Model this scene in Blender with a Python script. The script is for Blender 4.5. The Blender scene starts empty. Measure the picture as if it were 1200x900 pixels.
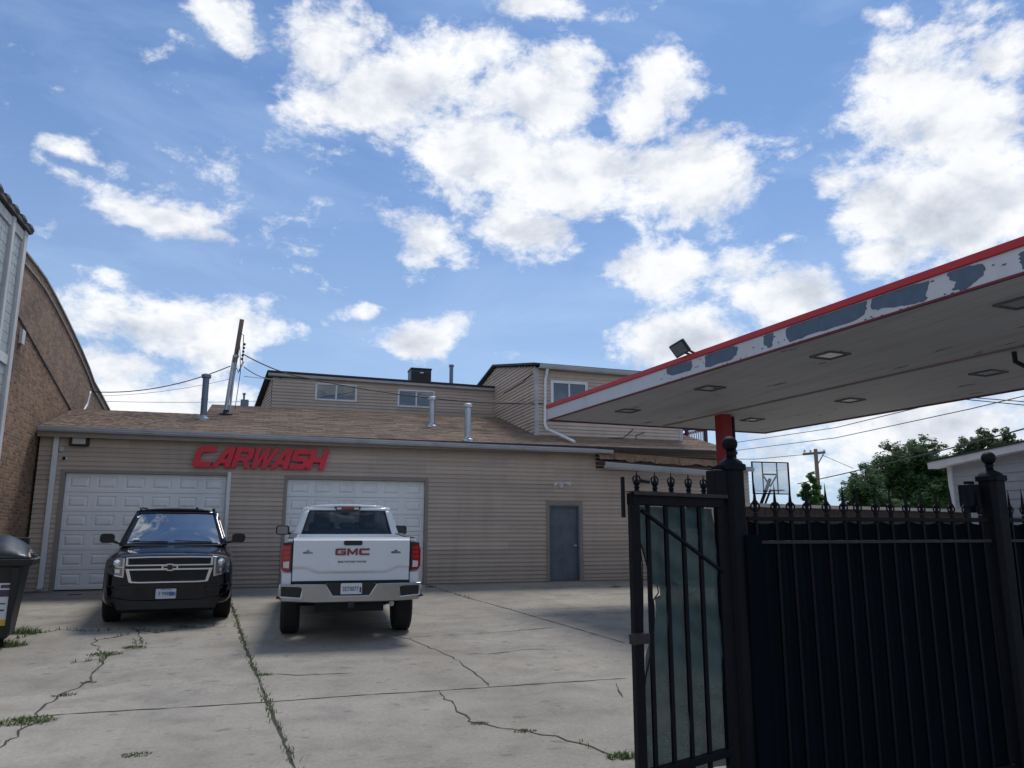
import bpy, bmesh, math, random
from mathutils import Vector, Matrix, Euler
from mathutils.geometry import tessellate_polygon
R = math.radians
rnd = random.Random(7)
scene = bpy.context.scene
COL = scene.collection

# ------------------------------------------------------------------ camera
F = 901.0; PITCH = math.atan(173/901); YAW = R(17.6); H = 1.68
cam_d = bpy.data.cameras.new('camera'); cam = bpy.data.objects.new('camera', cam_d); COL.objects.link(cam)
cam_d.sensor_width = 36; cam_d.lens = 36*F/1200; cam_d.clip_end = 3000; cam_d.clip_start = 0.05
cam.location = (0, 0, H); cam.rotation_euler = (math.pi/2+PITCH, 0, -YAW)
scene.camera = cam
SY, CY, SP, CP = math.sin(YAW), math.cos(YAW), math.sin(PITCH), math.cos(PITCH)
def ray(px, py):                       # direction seen at a point of the 1200x900 survey photograph
    x = (px-600)/F; y = -(py-450)/F
    f = CP-y*SP; u = SP+y*CP
    return Vector((x*CY+f*SY, -x*SY+f*CY, u))
def on_plane(px, py, p0, n):
    r = ray(px, py); o = Vector((0, 0, H)); n = Vector(n)
    return o + r*((Vector(p0)-o).dot(n)/r.dot(n))
def gz(Y):
    return 0.0 if Y < 9 else (.34*(Y-9)/11.2 if Y < 20.2 else .34)
def grd(px, py):
    z = 0
    for _ in range(25):
        p = on_plane(px, py, (0, 0, z), (0, 0, 1)); z = .5*z+.5*gz(p.y)
    return p

# ------------------------------------------------------------------ materials
MATS = {}
class NT:
    def __init__(s, nt): s.nt = nt; s.n = nt.nodes; s.l = nt.links
    def add(s, t, **kw):
        n = s.n.new(t)
        for k, v in kw.items():
            if k in ('inp',):
                for a, b in v.items(): n.inputs[a].default_value = b
            else: setattr(n, k, v)
        return n
    def link(s, a, b): s.l.new(a, b)
    def math(s, op, a, b=None, clamp=False):
        n = s.n.new('ShaderNodeMath'); n.operation = op; n.use_clamp = clamp
        for i, v in enumerate((a, b)):
            if v is None: continue
            if isinstance(v, (int, float)): n.inputs[i].default_value = v
            else: s.l.new(v, n.inputs[i])
        return n.outputs[0]
    def ramp(s, fac, stops, interp='LINEAR'):
        n = s.n.new('ShaderNodeValToRGB'); cr = n.color_ramp; cr.interpolation = interp
        while len(cr.elements) < len(stops): cr.elements.new(.5)
        for e, (p, c) in zip(cr.elements, stops):
            e.position = p; e.color = (c[0], c[1], c[2], 1) if not isinstance(c, (int, float)) else (c, c, c, 1)
        s.l.new(fac, n.inputs[0]); return n.outputs[0]
    def noise(s, vec, scale, detail=4, rough=.55, dist=0):
        n = s.n.new('ShaderNodeTexNoise'); n.inputs['Scale'].default_value = scale
        n.inputs['Detail'].default_value = detail; n.inputs['Roughness'].default_value = rough; n.inputs['Distortion'].default_value = dist
        if vec is not None: s.l.new(vec, n.inputs['Vector'])
        return n.outputs['Fac']
    def mix(s, fac, a, b, bt='MIX'):
        n = s.n.new('ShaderNodeMix'); n.data_type = 'RGBA'; n.blend_type = bt
        for sock, v in ((n.inputs[0], fac), (n.inputs[6], a), (n.inputs[7], b)):
            if isinstance(v, (int, float)): sock.default_value = v
            elif isinstance(v, tuple): sock.default_value = (v[0], v[1], v[2], 1)
            else: s.l.new(v, sock)
        return n.outputs[2]
    def mapping(s, vec, scale=(1, 1, 1), loc=(0, 0, 0), rot=(0, 0, 0)):
        n = s.n.new('ShaderNodeMapping'); n.inputs['Scale'].default_value = scale; n.inputs['Location'].default_value = loc
        n.inputs['Rotation'].default_value = rot; s.l.new(vec, n.inputs['Vector']); return n.outputs[0]
    def bump(s, h, strength=.3, dist=.01):
        n = s.n.new('ShaderNodeBump'); n.inputs['Strength'].default_value = strength; n.inputs['Distance'].default_value = dist
        s.l.new(h, n.inputs['Height']); return n.outputs[0]

def base(name):
    m = bpy.data.materials.new(name); m.use_nodes = True
    t = NT(m.node_tree); b = t.n['Principled BSDF']
    return m, t, b
def mat(name, col, rough=.6, metal=0, var=.12, scale=3, spec=.5, bump=0, dirt=0, coat=0, stretch=(1, 1, 1)):
    if name in MATS: return MATS[name]
    m, t, b = base(name)
    tc = t.add('ShaderNodeTexCoord').outputs['Object']
    v = t.mapping(tc, stretch)
    n = t.noise(v, scale, 5, .6)
    c = t.mix(n, tuple(x*(1-var*1.6) for x in col), tuple(min(1, x*(1+var*1.2)) for x in col))
    if dirt:
        d = t.noise(t.mapping(tc, (1, 1, .35)), scale*1.7, 7, .7)
        d = t.ramp(d, [(.5, 0.0), (.72, dirt)])
        c = t.mix(d, c, tuple(x*.45 for x in col))
    t.link(c, b.inputs['Base Color'])
    rr = t.math('ADD', t.math('MULTIPLY', t.noise(v, scale*2.3, 3), .2), rough-.1); t.link(rr, b.inputs['Roughness'])
    b.inputs['Metallic'].default_value = metal; b.inputs['Specular IOR Level'].default_value = spec
    b.inputs['Coat Weight'].default_value = coat; b.inputs['Coat Roughness'].default_value = .04
    if bump:
        t.link(t.bump(t.noise(tc, scale*12, 4), bump, .01), b.inputs['Normal'])
    MATS[name] = m; return m

def glass_mat(name, tint, refl=1.0, rough=.02, ior=1.6):
    m = bpy.data.materials.new(name); m.use_nodes = True; t = NT(m.node_tree); t.n.clear()
    out = t.add('ShaderNodeOutputMaterial'); tr = t.add('ShaderNodeBsdfTransparent'); gl = t.add('ShaderNodeBsdfGlossy')
    tr.inputs[0].default_value = (*tint, 1); gl.inputs['Roughness'].default_value = rough; gl.inputs[0].default_value = (refl, refl, refl, 1)
    fr = t.add('ShaderNodeFresnel'); fr.inputs[0].default_value = ior
    tc = t.add('ShaderNodeTexCoord').outputs['Object']
    nrm = t.bump(t.noise(tc, 1.3, 2), .15, .02); t.link(nrm, gl.inputs['Normal'])
    mx = t.add('ShaderNodeMixShader'); t.link(fr.outputs[0], mx.inputs[0]); t.link(tr.outputs[0], mx.inputs[1]); t.link(gl.outputs[0], mx.inputs[2])
    t.link(mx.outputs[0], out.inputs[0]); return m

def brick_mat(name, c1, c2, mortar, bw, bh, axes, scale_noise=.4, stain=.6, msize=.012, band=None):
    m, t, b = base(name)
    tc = t.add('ShaderNodeTexCoord').outputs['Object']
    sp = t.add('ShaderNodeSeparateXYZ'); t.link(tc, sp.inputs[0])
    cb = t.add('ShaderNodeCombineXYZ'); t.link(sp.outputs[axes[0]], cb.inputs[0]); t.link(sp.outputs[axes[1]], cb.inputs[1])
    br = t.add('ShaderNodeTexBrick'); t.link(cb.outputs[0], br.inputs['Vector'])
    br.inputs['Scale'].default_value = 1; br.inputs['Brick Width'].default_value = bw; br.inputs['Row Height'].default_value = bh
    br.inputs['Mortar Size'].default_value = msize; br.inputs['Mortar Smooth'].default_value = .3; br.inputs['Bias'].default_value = -.1
    br.inputs['Color1'].default_value = (*c1, 1); br.inputs['Color2'].default_value = (*c2, 1); br.inputs['Mortar'].default_value = (*mortar, 1)
    n = t.noise(tc, scale_noise, 6, .65, .3)
    k = t.ramp(n, [(.3, 1-stain), (.52, 1.0), (.75, 1.25)])
    c = t.mix(1.0, br.outputs['Color'], k, 'MULTIPLY')
    n2 = t.noise(tc, 9, 4, .7); k2 = t.ramp(n2, [(.3, .7), (.7, 1.2)]); c = t.mix(1.0, c, k2, 'MULTIPLY')
    t.link(c, b.inputs['Base Color']); b.inputs['Roughness'].default_value = .9
    h = t.math('ADD', br.outputs['Fac'], t.math('MULTIPLY', n2, -.5))
    bm = t.add('ShaderNodeBump', invert=True); bm.inputs['Strength'].default_value = .7; bm.inputs['Distance'].default_value = .012
    t.link(h, bm.inputs['Height']); t.link(bm.outputs[0], b.inputs['Normal'])
    return m

def siding_mat(name, col):
    m, t, b = base(name)
    tc = t.add('ShaderNodeTexCoord').outputs['Object']
    n = t.noise(t.mapping(tc, (.25, .25, 9)), 1.0, 3, .6)
    c = t.mix(n, tuple(x*.86 for x in col), tuple(x*1.1 for x in col))
    d = t.noise(t.mapping(tc, (1.6, 1.6, .25)), 1.2, 7, .7); d = t.ramp(d, [(.48, 0.0), (.75, .35)])
    c = t.mix(d, c, (col[0]*.55, col[1]*.53, col[2]*.5))
    t.link(c, b.inputs['Base Color']); b.inputs['Roughness'].default_value = .62; b.inputs['Specular IOR Level'].default_value = .3
    br = t.add('ShaderNodeTexBrick'); spx = t.add('ShaderNodeSeparateXYZ'); cbx = t.add('ShaderNodeCombineXYZ'); t.link(tc, spx.inputs[0]); t.link(t.math('ADD', spx.outputs[0], spx.outputs[1]), cbx.inputs[0]); t.link(spx.outputs[2], cbx.inputs[1]); t.link(cbx.outputs[0], br.inputs['Vector'])
    br.inputs['Scale'].default_value = 1; br.inputs['Brick Width'].default_value = 3.6; br.inputs['Row Height'].default_value = .22; br.inputs['Mortar Size'].default_value = .0; br.offset = .37
    br.inputs['Color1'].default_value = (.88, .88, .88, 1); br.inputs['Color2'].default_value = (1.08, 1.07, 1.05, 1)
    low = t.ramp(spx.outputs[2], [(.45, .35), (1.0, .0)]); sn = t.noise(t.mapping(tc, (2, 2, .7)), 2, 6, .7)
    c2 = t.mix(1.0, c, br.outputs['Color'], 'MULTIPLY'); c2 = t.mix(t.math('MULTIPLY', low, sn), c2, (.15, .13, .11)); t.link(c2, b.inputs['Base Color'])
    t.link(t.bump(t.noise(t.mapping(tc, (.6, .6, 3)), 1.5, 3), .6, .03), b.inputs['Normal'])
    return m

def concrete_mat():
    m, t, b = base('lot_concrete')
    tc = t.add('ShaderNodeTexCoord').outputs['Object']
    big = t.noise(tc, .35, 6, .6, .4); mid = t.noise(tc, 1.6, 8, .68, .2); fine = t.noise(tc, 28, 5, .75)
    c = t.mix(t.ramp(big, [(.3, 0), (.7, 1)]), (.262, .240, .205), (.370, .342, .295))
    c = t.mix(1.0, c, t.ramp(mid, [(.28, .72), (.5, 1.0), (.75, 1.14)]), 'MULTIPLY')
    c = t.mix(1.0, c, t.ramp(fine, [(.25, .7), (.5, 1.0), (.75, 1.18)]), 'MULTIPLY')
    # oil spots and dark flecks, elongated patches
    sp = t.noise(t.mapping(tc, (1, 1.3, 1), (3, 7, 0)), 4.2, 3, .5); spot = t.ramp(sp, [(.655, 0), (.70, .55)])
    c = t.mix(spot, c, (.12, .12, .12))
    s2 = t.noise(t.mapping(tc, (.9, 2.0, 1), (13, 2, 0)), 7.5, 3, .55, .3); sp2 = t.ramp(s2, [(.66, 0), (.71, .6)])
    c = t.mix(sp2, c, (.13, .13, .135))
    s3 = t.noise(t.mapping(tc, (1, 1, 1), (1, 22, 0)), .8, 5, .62, .6); sp3 = t.ramp(s3, [(.55, 0), (.72, .5)])
    c = t.mix(sp3, c, (.15, .147, .14))
    # slab-to-slab tone, hairline crazing and rust-brown wash
    vo = t.add('ShaderNodeTexVoronoi', feature='F1', distance='CHEBYCHEV'); vo.inputs['Scale'].default_value = .27; vo.inputs['Randomness'].default_value = .35; t.link(tc, vo.inputs['Vector'])
    sx_ = t.add('ShaderNodeSeparateXYZ'); t.link(vo.outputs['Color'], sx_.inputs[0])
    c = t.mix(1.0, c, t.ramp(sx_.outputs[0], [(0, .90), (1, 1.08)]), 'MULTIPLY')
    wp_ = t.add('ShaderNodeVectorMath', operation='MULTIPLY_ADD'); nn_ = t.add('ShaderNodeTexNoise'); nn_.inputs['Scale'].default_value = 2.5; t.link(tc, nn_.inputs[0]); t.link(nn_.outputs['Color'], wp_.inputs[0]); wp_.inputs[1].default_value = (.5,)*3; t.link(tc, wp_.inputs[2])
    ve = t.add('ShaderNodeTexVoronoi', feature='DISTANCE_TO_EDGE'); ve.inputs['Scale'].default_value = .75; t.link(wp_.outputs[0], ve.inputs['Vector'])
    hl_ = t.ramp(ve.outputs['Distance'], [(0, .5), (.006, .0)]); gate = t.ramp(t.noise(tc, .5, 3), [(.52, 0), (.62, 1)])
    c = t.mix(t.math('MULTIPLY', hl_, gate), c, (.12, .115, .10))
    pit = t.noise(tc, 75, 2, .5); c = t.mix(t.ramp(pit, [(.68, 0), (.74, .55)]), c, (.13, .125, .115))
    wash = t.ramp(t.noise(t.mapping(tc, (1, .5, 1)), .6, 6, .7, .5), [(.5, 0), (.75, .35)]); c = t.mix(wash, c, (.25, .21, .165))
    t.link(c, b.inputs['Base Color']); b.inputs['Roughness'].default_value = .88; b.inputs['Specular IOR Level'].default_value = .35
    h = t.math('ADD', t.math('MULTIPLY', fine, .35), mid)
    t.link(t.bump(h, .5, .02), b.inputs['Normal'])
    return m

def leaf_mat(name, c1, c2):
    m, t, b = base(name)
    g = t.add('ShaderNodeNewGeometry'); tc = t.add('ShaderNodeTexCoord').outputs['Object']
    rn = g.outputs['Random Per Island']; n = t.noise(tc, .9, 3)
    f = t.math('ADD', t.math('MULTIPLY', rn, .6), t.math('MULTIPLY', n, .5), True)
    t.link(t.mix(f, c1, c2), b.inputs['Base Color']); b.inputs['Roughness'].default_value = .55
    b.inputs['Specular IOR Level'].default_value = .3
    tl = t.add('ShaderNodeBsdfTranslucent'); t.link(t.mix(f, tuple(x*1.3 for x in c1), tuple(x*1.4 for x in c2)), tl.inputs[0])
    mx = t.add('ShaderNodeMixShader', inp={0: .35}); t.link(b.outputs[0], mx.inputs[1]); t.link(tl.outputs[0], mx.inputs[2])
    t.link(mx.outputs[0], t.n['Material Output'].inputs[0]); return m

M = {}
M['concrete'] = concrete_mat()
M['siding'] = siding_mat('tan_vinyl_siding', (.53, .435, .36))
M['siding_pale'] = siding_mat('pale_vinyl_siding', (.45, .45, .45))
M['shingle'] = brick_mat('tan_shingles', (.27, .19, .135), (.19, .133, .095), (.13, .095, .075), .30, .145, (0, 1), .7, .3, .006)
M['brick'] = brick_mat('worn_tan_brick', (.32, .175, .09), (.12, .066, .038), (.26, .20, .15), .205, .068, (1, 2), .45, .6, .009)
M['brick_top'] = brick_mat('weathered_parapet_brick', (.29, .18, .11), (.155, .095, .06), (.23, .18, .135), .205, .068, (1, 2), .6, .45, .008)
M['trim'] = mat('grey_aluminium_trim', (.42, .43, .45), .45, 0, .1, 1.5, dirt=.4)
M['white_trim'] = mat('white_trim', (.72, .73, .74), .45, 0, .06, 2, dirt=.3)
M['tan_trim'] = mat('tan_trim', (.27, .235, .20), .55, 0, .08, 2, dirt=.3)
M['garage'] = mat('white_garage_door_paint', (.82, .825, .815), .45, 0, .05, .8, dirt=.25)
M['door'] = mat('worn_grey_steel_door', (.13, .155, .19), .55, .1, .3, 2.5, dirt=.6)
M['dark'] = mat('black_gap', (.012, .012, .014), .8)
M['roof_edge'] = mat('dark_roof_edge', (.035, .03, .03), .7)
M['plywood'] = mat('exposed_rotten_wood', (.34, .22, .14), .9, 0, .35, 3, dirt=.7, stretch=(1, 1, 6))
M['galv'] = mat('galvanized_steel', (.42, .45, .48), .38, .75, .15, 4)
M['galv_blue'] = mat('dull_blue_grey_steel', (.16, .20, .26), .45, .5, .15, 4)
M['wood'] = mat('weathered_pole_wood', (.23, .17, .14), .9, 0, .3, 2, dirt=.5, stretch=(6, 6, .6))
M['cable'] = mat('black_cable', (.015, .015, .018), .6)
M['cable_grey'] = mat('grey_cable', (.3, .3, .32), .6)
M['sign_red'] = mat('faded_red_letter_face', (.72, .010, .035), .4, 0, .2, 2.2, dirt=.25)
M['iron'] = mat('black_wrought_iron', (.0035, .0045, .008), .6, 0, .4, 6, spec=.16, dirt=.3, bump=.2)
M['iron_worn'] = mat('worn_brown_iron', (.020, .014, .014), .65, 0, .5, 9, dirt=.4, bump=.3)
M['canopy_white'] = mat('white_canopy_fascia', (.56, .57, .60), .4, 0, .06, 1.0, dirt=.25)
M['canopy_red'] = mat('red_canopy_stripe', (.50, .022, .028), .4, 0, .12, 1.5, dirt=.2)
M['peel'] = mat('bare_blue_grey_metal', (.095, .135, .19), .5, .2, .2, 6, dirt=.25)
M['col_red'] = mat('red_column_paint', (.33, .012, .018), .4, 0, .2, 2, dirt=.4)
M['plastic_black'] = mat('black_plastic', (.007, .008, .009), .5, 0, .3, 5)
M['rubber'] = mat('tyre_rubber', (.014, .014, .015), .85, 0, .3, 8)
M['chrome'] = mat('chrome', (.72, .73, .75), .1, 1, .03, 2)
M['chrome_dark'] = mat('dark_chrome', (.22, .22, .24), .18, 1, .05, 2)
M['rim'] = mat('alloy_rim', (.4, .4, .42), .3, .9)
M['black_paint'] = mat('black_car_paint', (.001, .0018, .006), .11, 0, .1, 1.2, spec=.5)
M['white_paint'] = mat('white_truck_paint', (.66, .69, .72), .3, 0, .02, 1, coat=.6)
M['red_lens'] = mat('red_tail_lens', (.28, .004, .008), .15, 0, .15, 6, coat=1)
M['white_lens'] = mat('white_reverse_lens', (.6, .58, .58), .2, 0, .1, 6, coat=1)
M['amber'] = mat('amber_lens', (.45, .14, .03), .2, coat=1)
M['plate'] = mat('white_plate', (.6, .62, .66), .5, 0, .05)
M['plate_blue'] = mat('blue_plate_band', (.12, .24, .42), .5, 0, .3, 30)
M['plate_dark'] = mat('dark_plate_lettering', (.03, .05, .10), .5)
M['seat'] = mat('dark_seat_fabric', (.03, .033, .04), .8)
M['sticker_white'] = mat('white_sticker', (.62, .63, .65), .5, 0, .08, 4, dirt=.3)
M['sticker_yellow'] = mat('yellow_sticker', (.62, .36, .05), .5)
M['sticker_dark'] = mat('purple_black_print', (.07, .04, .09), .5)
M['sticker_red'] = mat('red_print', (.35, .05, .03), .5)
M['sticker_blue'] = mat('blue_print', (.03, .15, .3), .5)
M['limestone'] = mat('pale_stone_facade', (.62, .62, .60), .85, 0, .12, 1.2, spec=.15, dirt=.5)
M['coping'] = mat('dark_clay_coping', (.06, .055, .055), .75, 0, .25, 2)
M['coping_grey'] = mat('grey_coping', (.26, .25, .24), .75, 0, .25, 2, dirt=.4)
M['glassblock'] = mat('glass_block', (.5, .53, .52), .15, 0, .3, 9, bump=.6)
M['deckred'] = mat('dark_red_deck_paint', (.085, .022, .03), .7)
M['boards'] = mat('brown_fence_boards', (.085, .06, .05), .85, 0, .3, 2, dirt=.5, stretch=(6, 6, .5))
M['cap'] = mat('beige_cap_rail', (.72, .66, .60), .8, 0, .15, 2)
M['bark'] = mat('bark', (.10, .08, .06), .95, 0, .3, 3, bump=.8, stretch=(4, 4, .5))
M['leaf'] = leaf_mat('tree_leaves', (.035, .08, .025), (.09, .17, .05))
M['leaf_light'] = leaf_mat('young_leaves', (.045, .12, .025), (.11, .22, .05))
M['weed'] = leaf_mat('weed_leaves', (.035, .075, .018), (.13, .17, .06))
M['crack'] = mat('crack_dirt', (.055, .05, .045), .95, 0, .4, 6)
M['soil'] = mat('soil', (.09, .08, .065), .95, 0, .4, 6)
M['glass'] = glass_mat('window_glass', (.3, .36, .42), .9, ior=2.1)
M['car_glass'] = glass_mat('car_glass', (.55, .62, .66), 1.0)
M['car_glass_dark'] = glass_mat('dark_car_glass', (.13, .16, .2), 1.0)
M['room_sky_tint'] = mat('dark_room_sky_tint', (.07, .11, .17), .8, 0, .4, 2)  # dark interior colour, blued to stand in for sky reflected in the windows
M['poly'] = mat('clear_backboard', (.42, .45, .48), .3)
M['lens_glass'] = mat('lamp_lens', (.24, .24, .25), .2, coat=.6)
M['lamp_tan'] = mat('dirty_lamp_lens', (.5, .5, .44), .35)

def soffit_mat():
    m, t, b = base('stained_white_soffit')
    tc = t.add('ShaderNodeTexCoord').outputs['Object']
    v = t.mapping(tc, (1, 1, 1), rot=(0, 0, R(4.9)))
    w = t.add('ShaderNodeTexWave', wave_type='BANDS', bands_direction='X', wave_profile='SIN'); w.inputs['Scale'].default_value = 1.05; t.link(v, w.inputs[0])
    line = t.ramp(w.outputs['Fac'], [(0.0, .72), (.012, 1.0)])
    c = t.mix(t.noise(tc, .8, 6, .6), (.39, .40, .42), (.53, .54, .555))
    c = t.mix(1.0, c, line, 'MULTIPLY')
    s = t.noise(t.mapping(tc, (2.2, .8, 1), (4, 1, 0), (0, 0, R(25))), 1.7, 4, .55); sp = t.ramp(s, [(.67, 0), (.70, .8)])
    c = t.mix(sp, c, (.05, .05, .055))
    d = t.ramp(t.noise(t.mapping(tc, (3, .4, 1)), .9, 6, .7), [(.5, 0), (.8, .5)]); c = t.mix(d, c, (.2, .17, .16))
    t.link(c, b.inputs['Base Color']); b.inputs['Roughness'].default_value = .6
    return m
M['soffit'] = soffit_mat()

def mesh_fabric(name, col, holes, hscale=240, trans=.5):
    m = bpy.data.materials.new(name); m.use_nodes = True; t = NT(m.node_tree); t.n.clear()
    out = t.add('ShaderNodeOutputMaterial')
    tc = t.add('ShaderNodeTexCoord').outputs['Object']
    n = t.noise(t.mapping(tc, (1, 1, .4)), 2.2, 5, .6)
    c = t.mix(n, tuple(x*.7 for x in col), tuple(x*1.3 for x in col))
    d = t.add('ShaderNodeBsdfDiffuse'); t.link(c, d.inputs[0]); tl = t.add('ShaderNodeBsdfTranslucent'); t.link(c, tl.inputs[0])
    m1 = t.add('ShaderNodeMixShader', inp={0: trans}); t.link(d.outputs[0], m1.inputs[1]); t.link(tl.outputs[0], m1.inputs[2])
    tr = t.add('ShaderNodeBsdfTransparent')
    weave = t.noise(t.mapping(tc, (1, 1, 1)), hscale, 1, .5)
    k = t.math('ADD', t.math('MULTIPLY', t.math('SUBTRACT', weave, .5), .5), holes, True)
    m2 = t.add('ShaderNodeMixShader'); t.link(k, m2.inputs[0]); t.link(m1.outputs[0], m2.inputs[1]); t.link(tr.outputs[0], m2.inputs[2])
    t.link(m2.outputs[0], out.inputs[0]); return m
M['mesh_teal'] = mesh_fabric('teal_mesh_fabric', (.042, .072, .074), .07)
M['mesh_dark'] = mesh_fabric('dark_windscreen_fabric', (.0055, .0090, .0125), -.2, 200, .15)

# ------------------------------------------------------------------ builders
Z_ = Vector((0, 0, 1))
def frame_of(d, up=Vector((0, 0, 1))):
    d = d.normalized()
    if abs(d.dot(up)) > .98: up = Vector((1, 0, 0))
    a = d.cross(up).normalized(); b = a.cross(d).normalized()
    return a, b
class MB:
    def __init__(s): s.v = []; s.f = []; s.mi = []
    def add(s, vs, fs, mi=0):
        o = len(s.v); s.v += [Vector(v) for v in vs]; s.f += [tuple(i+o for i in f) for f in fs]; s.mi += [mi]*len(fs); return s
    def box(s, x0, x1, y0, y1, z0, z1, mi=0):
        vs = [(x, y, z) for x in (x0, x1) for y in (y0, y1) for z in (z0, z1)]
        return s.add(vs, [(0, 1, 3, 2), (4, 6, 7, 5), (0, 4, 5, 1), (2, 3, 7, 6), (0, 2, 6, 4), (1, 5, 7, 3)], mi)
    def obox(s, c, u, v, w, su, sv, sw, mi=0):     # oriented box, full sizes
        c, u, v, w = Vector(c), Vector(u).normalized()*su/2, Vector(v).normalized()*sv/2, Vector(w).normalized()*sw/2
        vs = [c+a*u+b*v+d*w for a in (-1, 1) for b in (-1, 1) for d in (-1, 1)]
        return s.add(vs, [(0, 1, 3, 2), (4, 6, 7, 5), (0, 4, 5, 1), (2, 3, 7, 6), (0, 2, 6, 4), (1, 5, 7, 3)], mi)
    def bar(s, a, b, w, h=None, mi=0, up=Vector((0, 0, 1))):
        a, b = Vector(a), Vector(b); h = h or w; u, v = frame_of(b-a, up)
        return s.obox((a+b)/2, b-a, u, v, (b-a).length, w, h, mi)
    def tube(s, pts, r, n=8, mi=0, caps=True):
        pts = [Vector(p) for p in pts]; rs = r if isinstance(r, (list, tuple)) else [r]*len(pts)
        rings = []; a = None
        for i, p in enumerate(pts):
            d = (pts[min(i+1, len(pts)-1)]-pts[max(i-1, 0)]).normalized()
            if a is None: a, b = frame_of(d)
            else:
                a = (a-d*a.dot(d)).normalized(); b = a.cross(d)
            rings.append([p+(a*math.cos(2*math.pi*k/n)+b*math.sin(2*math.pi*k/n))*rs[i] for k in range(n)])
        vs = [v for rg in rings for v in rg]; fs = []
        for i in range(len(pts)-1):
            for k in range(n): fs.append((i*n+k, i*n+(k+1) % n, (i+1)*n+(k+1) % n, (i+1)*n+k))
        if caps: fs += [tuple(range(n))[::-1], tuple((len(pts)-1)*n+k for k in range(n))]
        return s.add(vs, fs, mi)
    def lathe(s, c, prof, n=16, mi=0, axis=(0, 0, 1)):   # prof [(r, h)]
        ax = Vector(axis).normalized(); c = Vector(c)
        a, b = frame_of(ax, Vector((0, 1, 0)) if abs(ax.y) < .9 else Z_)
        k = len(prof); vs = [c+ax*h+(a*math.cos(2*math.pi*q/n)+b*math.sin(2*math.pi*q/n))*max(r, .0005) for r, h in prof for q in range(n)]
        fs = [(i*n+q, i*n+(q+1) % n, (i+1)*n+(q+1) % n, (i+1)*n+q) for i in range(k-1) for q in range(n)]
        fs += [tuple(range(n))[::-1], tuple((k-1)*n+q for q in range(n))]
        return s.add(vs, fs, mi)
    def prism(s, poly, O, U, V, N, depth, holes=(), mi=0):  # 2D outline in plane O,U,V, extruded along N
        O, U, V, N = Vector(O), Vector(U), Vector(V), Vector(N)
        loops = [poly]+list(holes); flat = [p for l in loops for p in l]; n = len(flat)
        tris = tessellate_polygon([[Vector((p[0], p[1], 0)) for p in l] for l in loops])
        vs = [O+U*p[0]+V*p[1] for p in flat]+[O+U*p[0]+V*p[1]+N*depth for p in flat]
        fs = [tuple(t) for t in tris]+[tuple(i+n for i in t)[::-1] for t in tris]
        o = 0
        for l in loops:
            k = len(l)
            for i in range(k): fs.append((o+i, o+(i+1) % k, o+(i+1) % k+n, o+i+n))
            o += k
        return s.add(vs, fs, mi)
    def sheet(s, P, nu, nv, mi=0):                       # P(u,v) grid
        vs = [P(i/nu, j/nv) for j in range(nv+1) for i in range(nu+1)]
        fs = [(j*(nu+1)+i, j*(nu+1)+i+1, (j+1)*(nu+1)+i+1, (j+1)*(nu+1)+i) for j in range(nv) for i in range(nu)]
        return s.add(vs, fs, mi)
    def build(s, name, material, parent=None, smooth=False, bevel=0, local=False, solid=0, subd=0, merge=False, seg=2):
        me = bpy.data.meshes.new(name)
        vs = s.v
        if parent is not None and not local:
            inv = XF[parent.name].inverted(); vs = [inv @ v for v in vs]
        me.from_pydata([tuple(v) for v in vs], [], s.f)
        mats = material if isinstance(material, (list, tuple)) else [material]
        for q in mats: me.materials.append(q)
        for p, i in zip(me.polygons, s.mi): p.material_index = min(i, len(mats)-1)
        bm = bmesh.new(); bm.from_mesh(me)
        if merge: bmesh.ops.remove_doubles(bm, verts=bm.verts, dist=merge if isinstance(merge, float) else .0005)
        if not solid: bmesh.ops.recalc_face_normals(bm, faces=bm.faces)
        bm.to_mesh(me); bm.free()
        if smooth:
            for p in me.polygons: p.use_smooth = True
            if smooth is not True: me.set_sharp_from_angle(angle=R(smooth))
        o = bpy.data.objects.new(name, me); COL.objects.link(o)
        if solid: md = o.modifiers.new('solid', 'SOLIDIFY'); md.thickness = solid; md.offset = 0
        if bevel: md = o.modifiers.new('bevel', 'BEVEL'); md.width = bevel; md.segments = seg; md.limit_method = 'ANGLE'; md.angle_limit = R(35)
        if subd: md = o.modifiers.new('subd', 'SUBSURF'); md.levels = subd; md.render_levels = subd
        if parent is not None:
            o.parent = parent
            XF[o.name] = XF[parent.name]
        else: XF[o.name] = Matrix.Identity(4)
        return o
XF = {}
def thing(name, label, cat, loc=(0, 0, 0), rot=(0, 0, 0), group=None):
    o = bpy.data.objects.new(name, None); COL.objects.link(o); o.empty_display_size = .2
    o.location = loc; o.rotation_euler = rot; o['label'] = label; o['category'] = cat
    if group: o['group'] = group
    XF[o.name] = Matrix.Translation(Vector(loc)) @ Euler(rot).to_matrix().to_4x4()
    return o
def tag(o, label, cat, group=None):
    o['label'] = label; o['category'] = cat
    if group: o['group'] = group
    return o
def kind(o, k, label=None, cat=None):
    o['kind'] = k
    if label: o['label'] = label
    if cat: o['category'] = cat
    return o
def text_mesh(body, size, ext, shear=0, bold=0):
    c = bpy.data.curves.new('t', 'FONT'); c.body = body; c.size = size; c.extrude = ext; c.shear = shear; c.offset = bold
    c.align_x = 'CENTER'; c.align_y = 'CENTER'; c.resolution_u = 3
    o = bpy.data.objects.new('t', c); COL.objects.link(o); dg = bpy.context.evaluated_depsgraph_get(); dg.update()
    me = bpy.data.meshes.new_from_object(o.evaluated_get(dg)); bpy.data.objects.remove(o)
    vs = [v.co.copy() for v in me.vertices]; fs = [tuple(p.vertices) for p in me.polygons]; bpy.data.meshes.remove(me)
    return vs, fs
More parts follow.
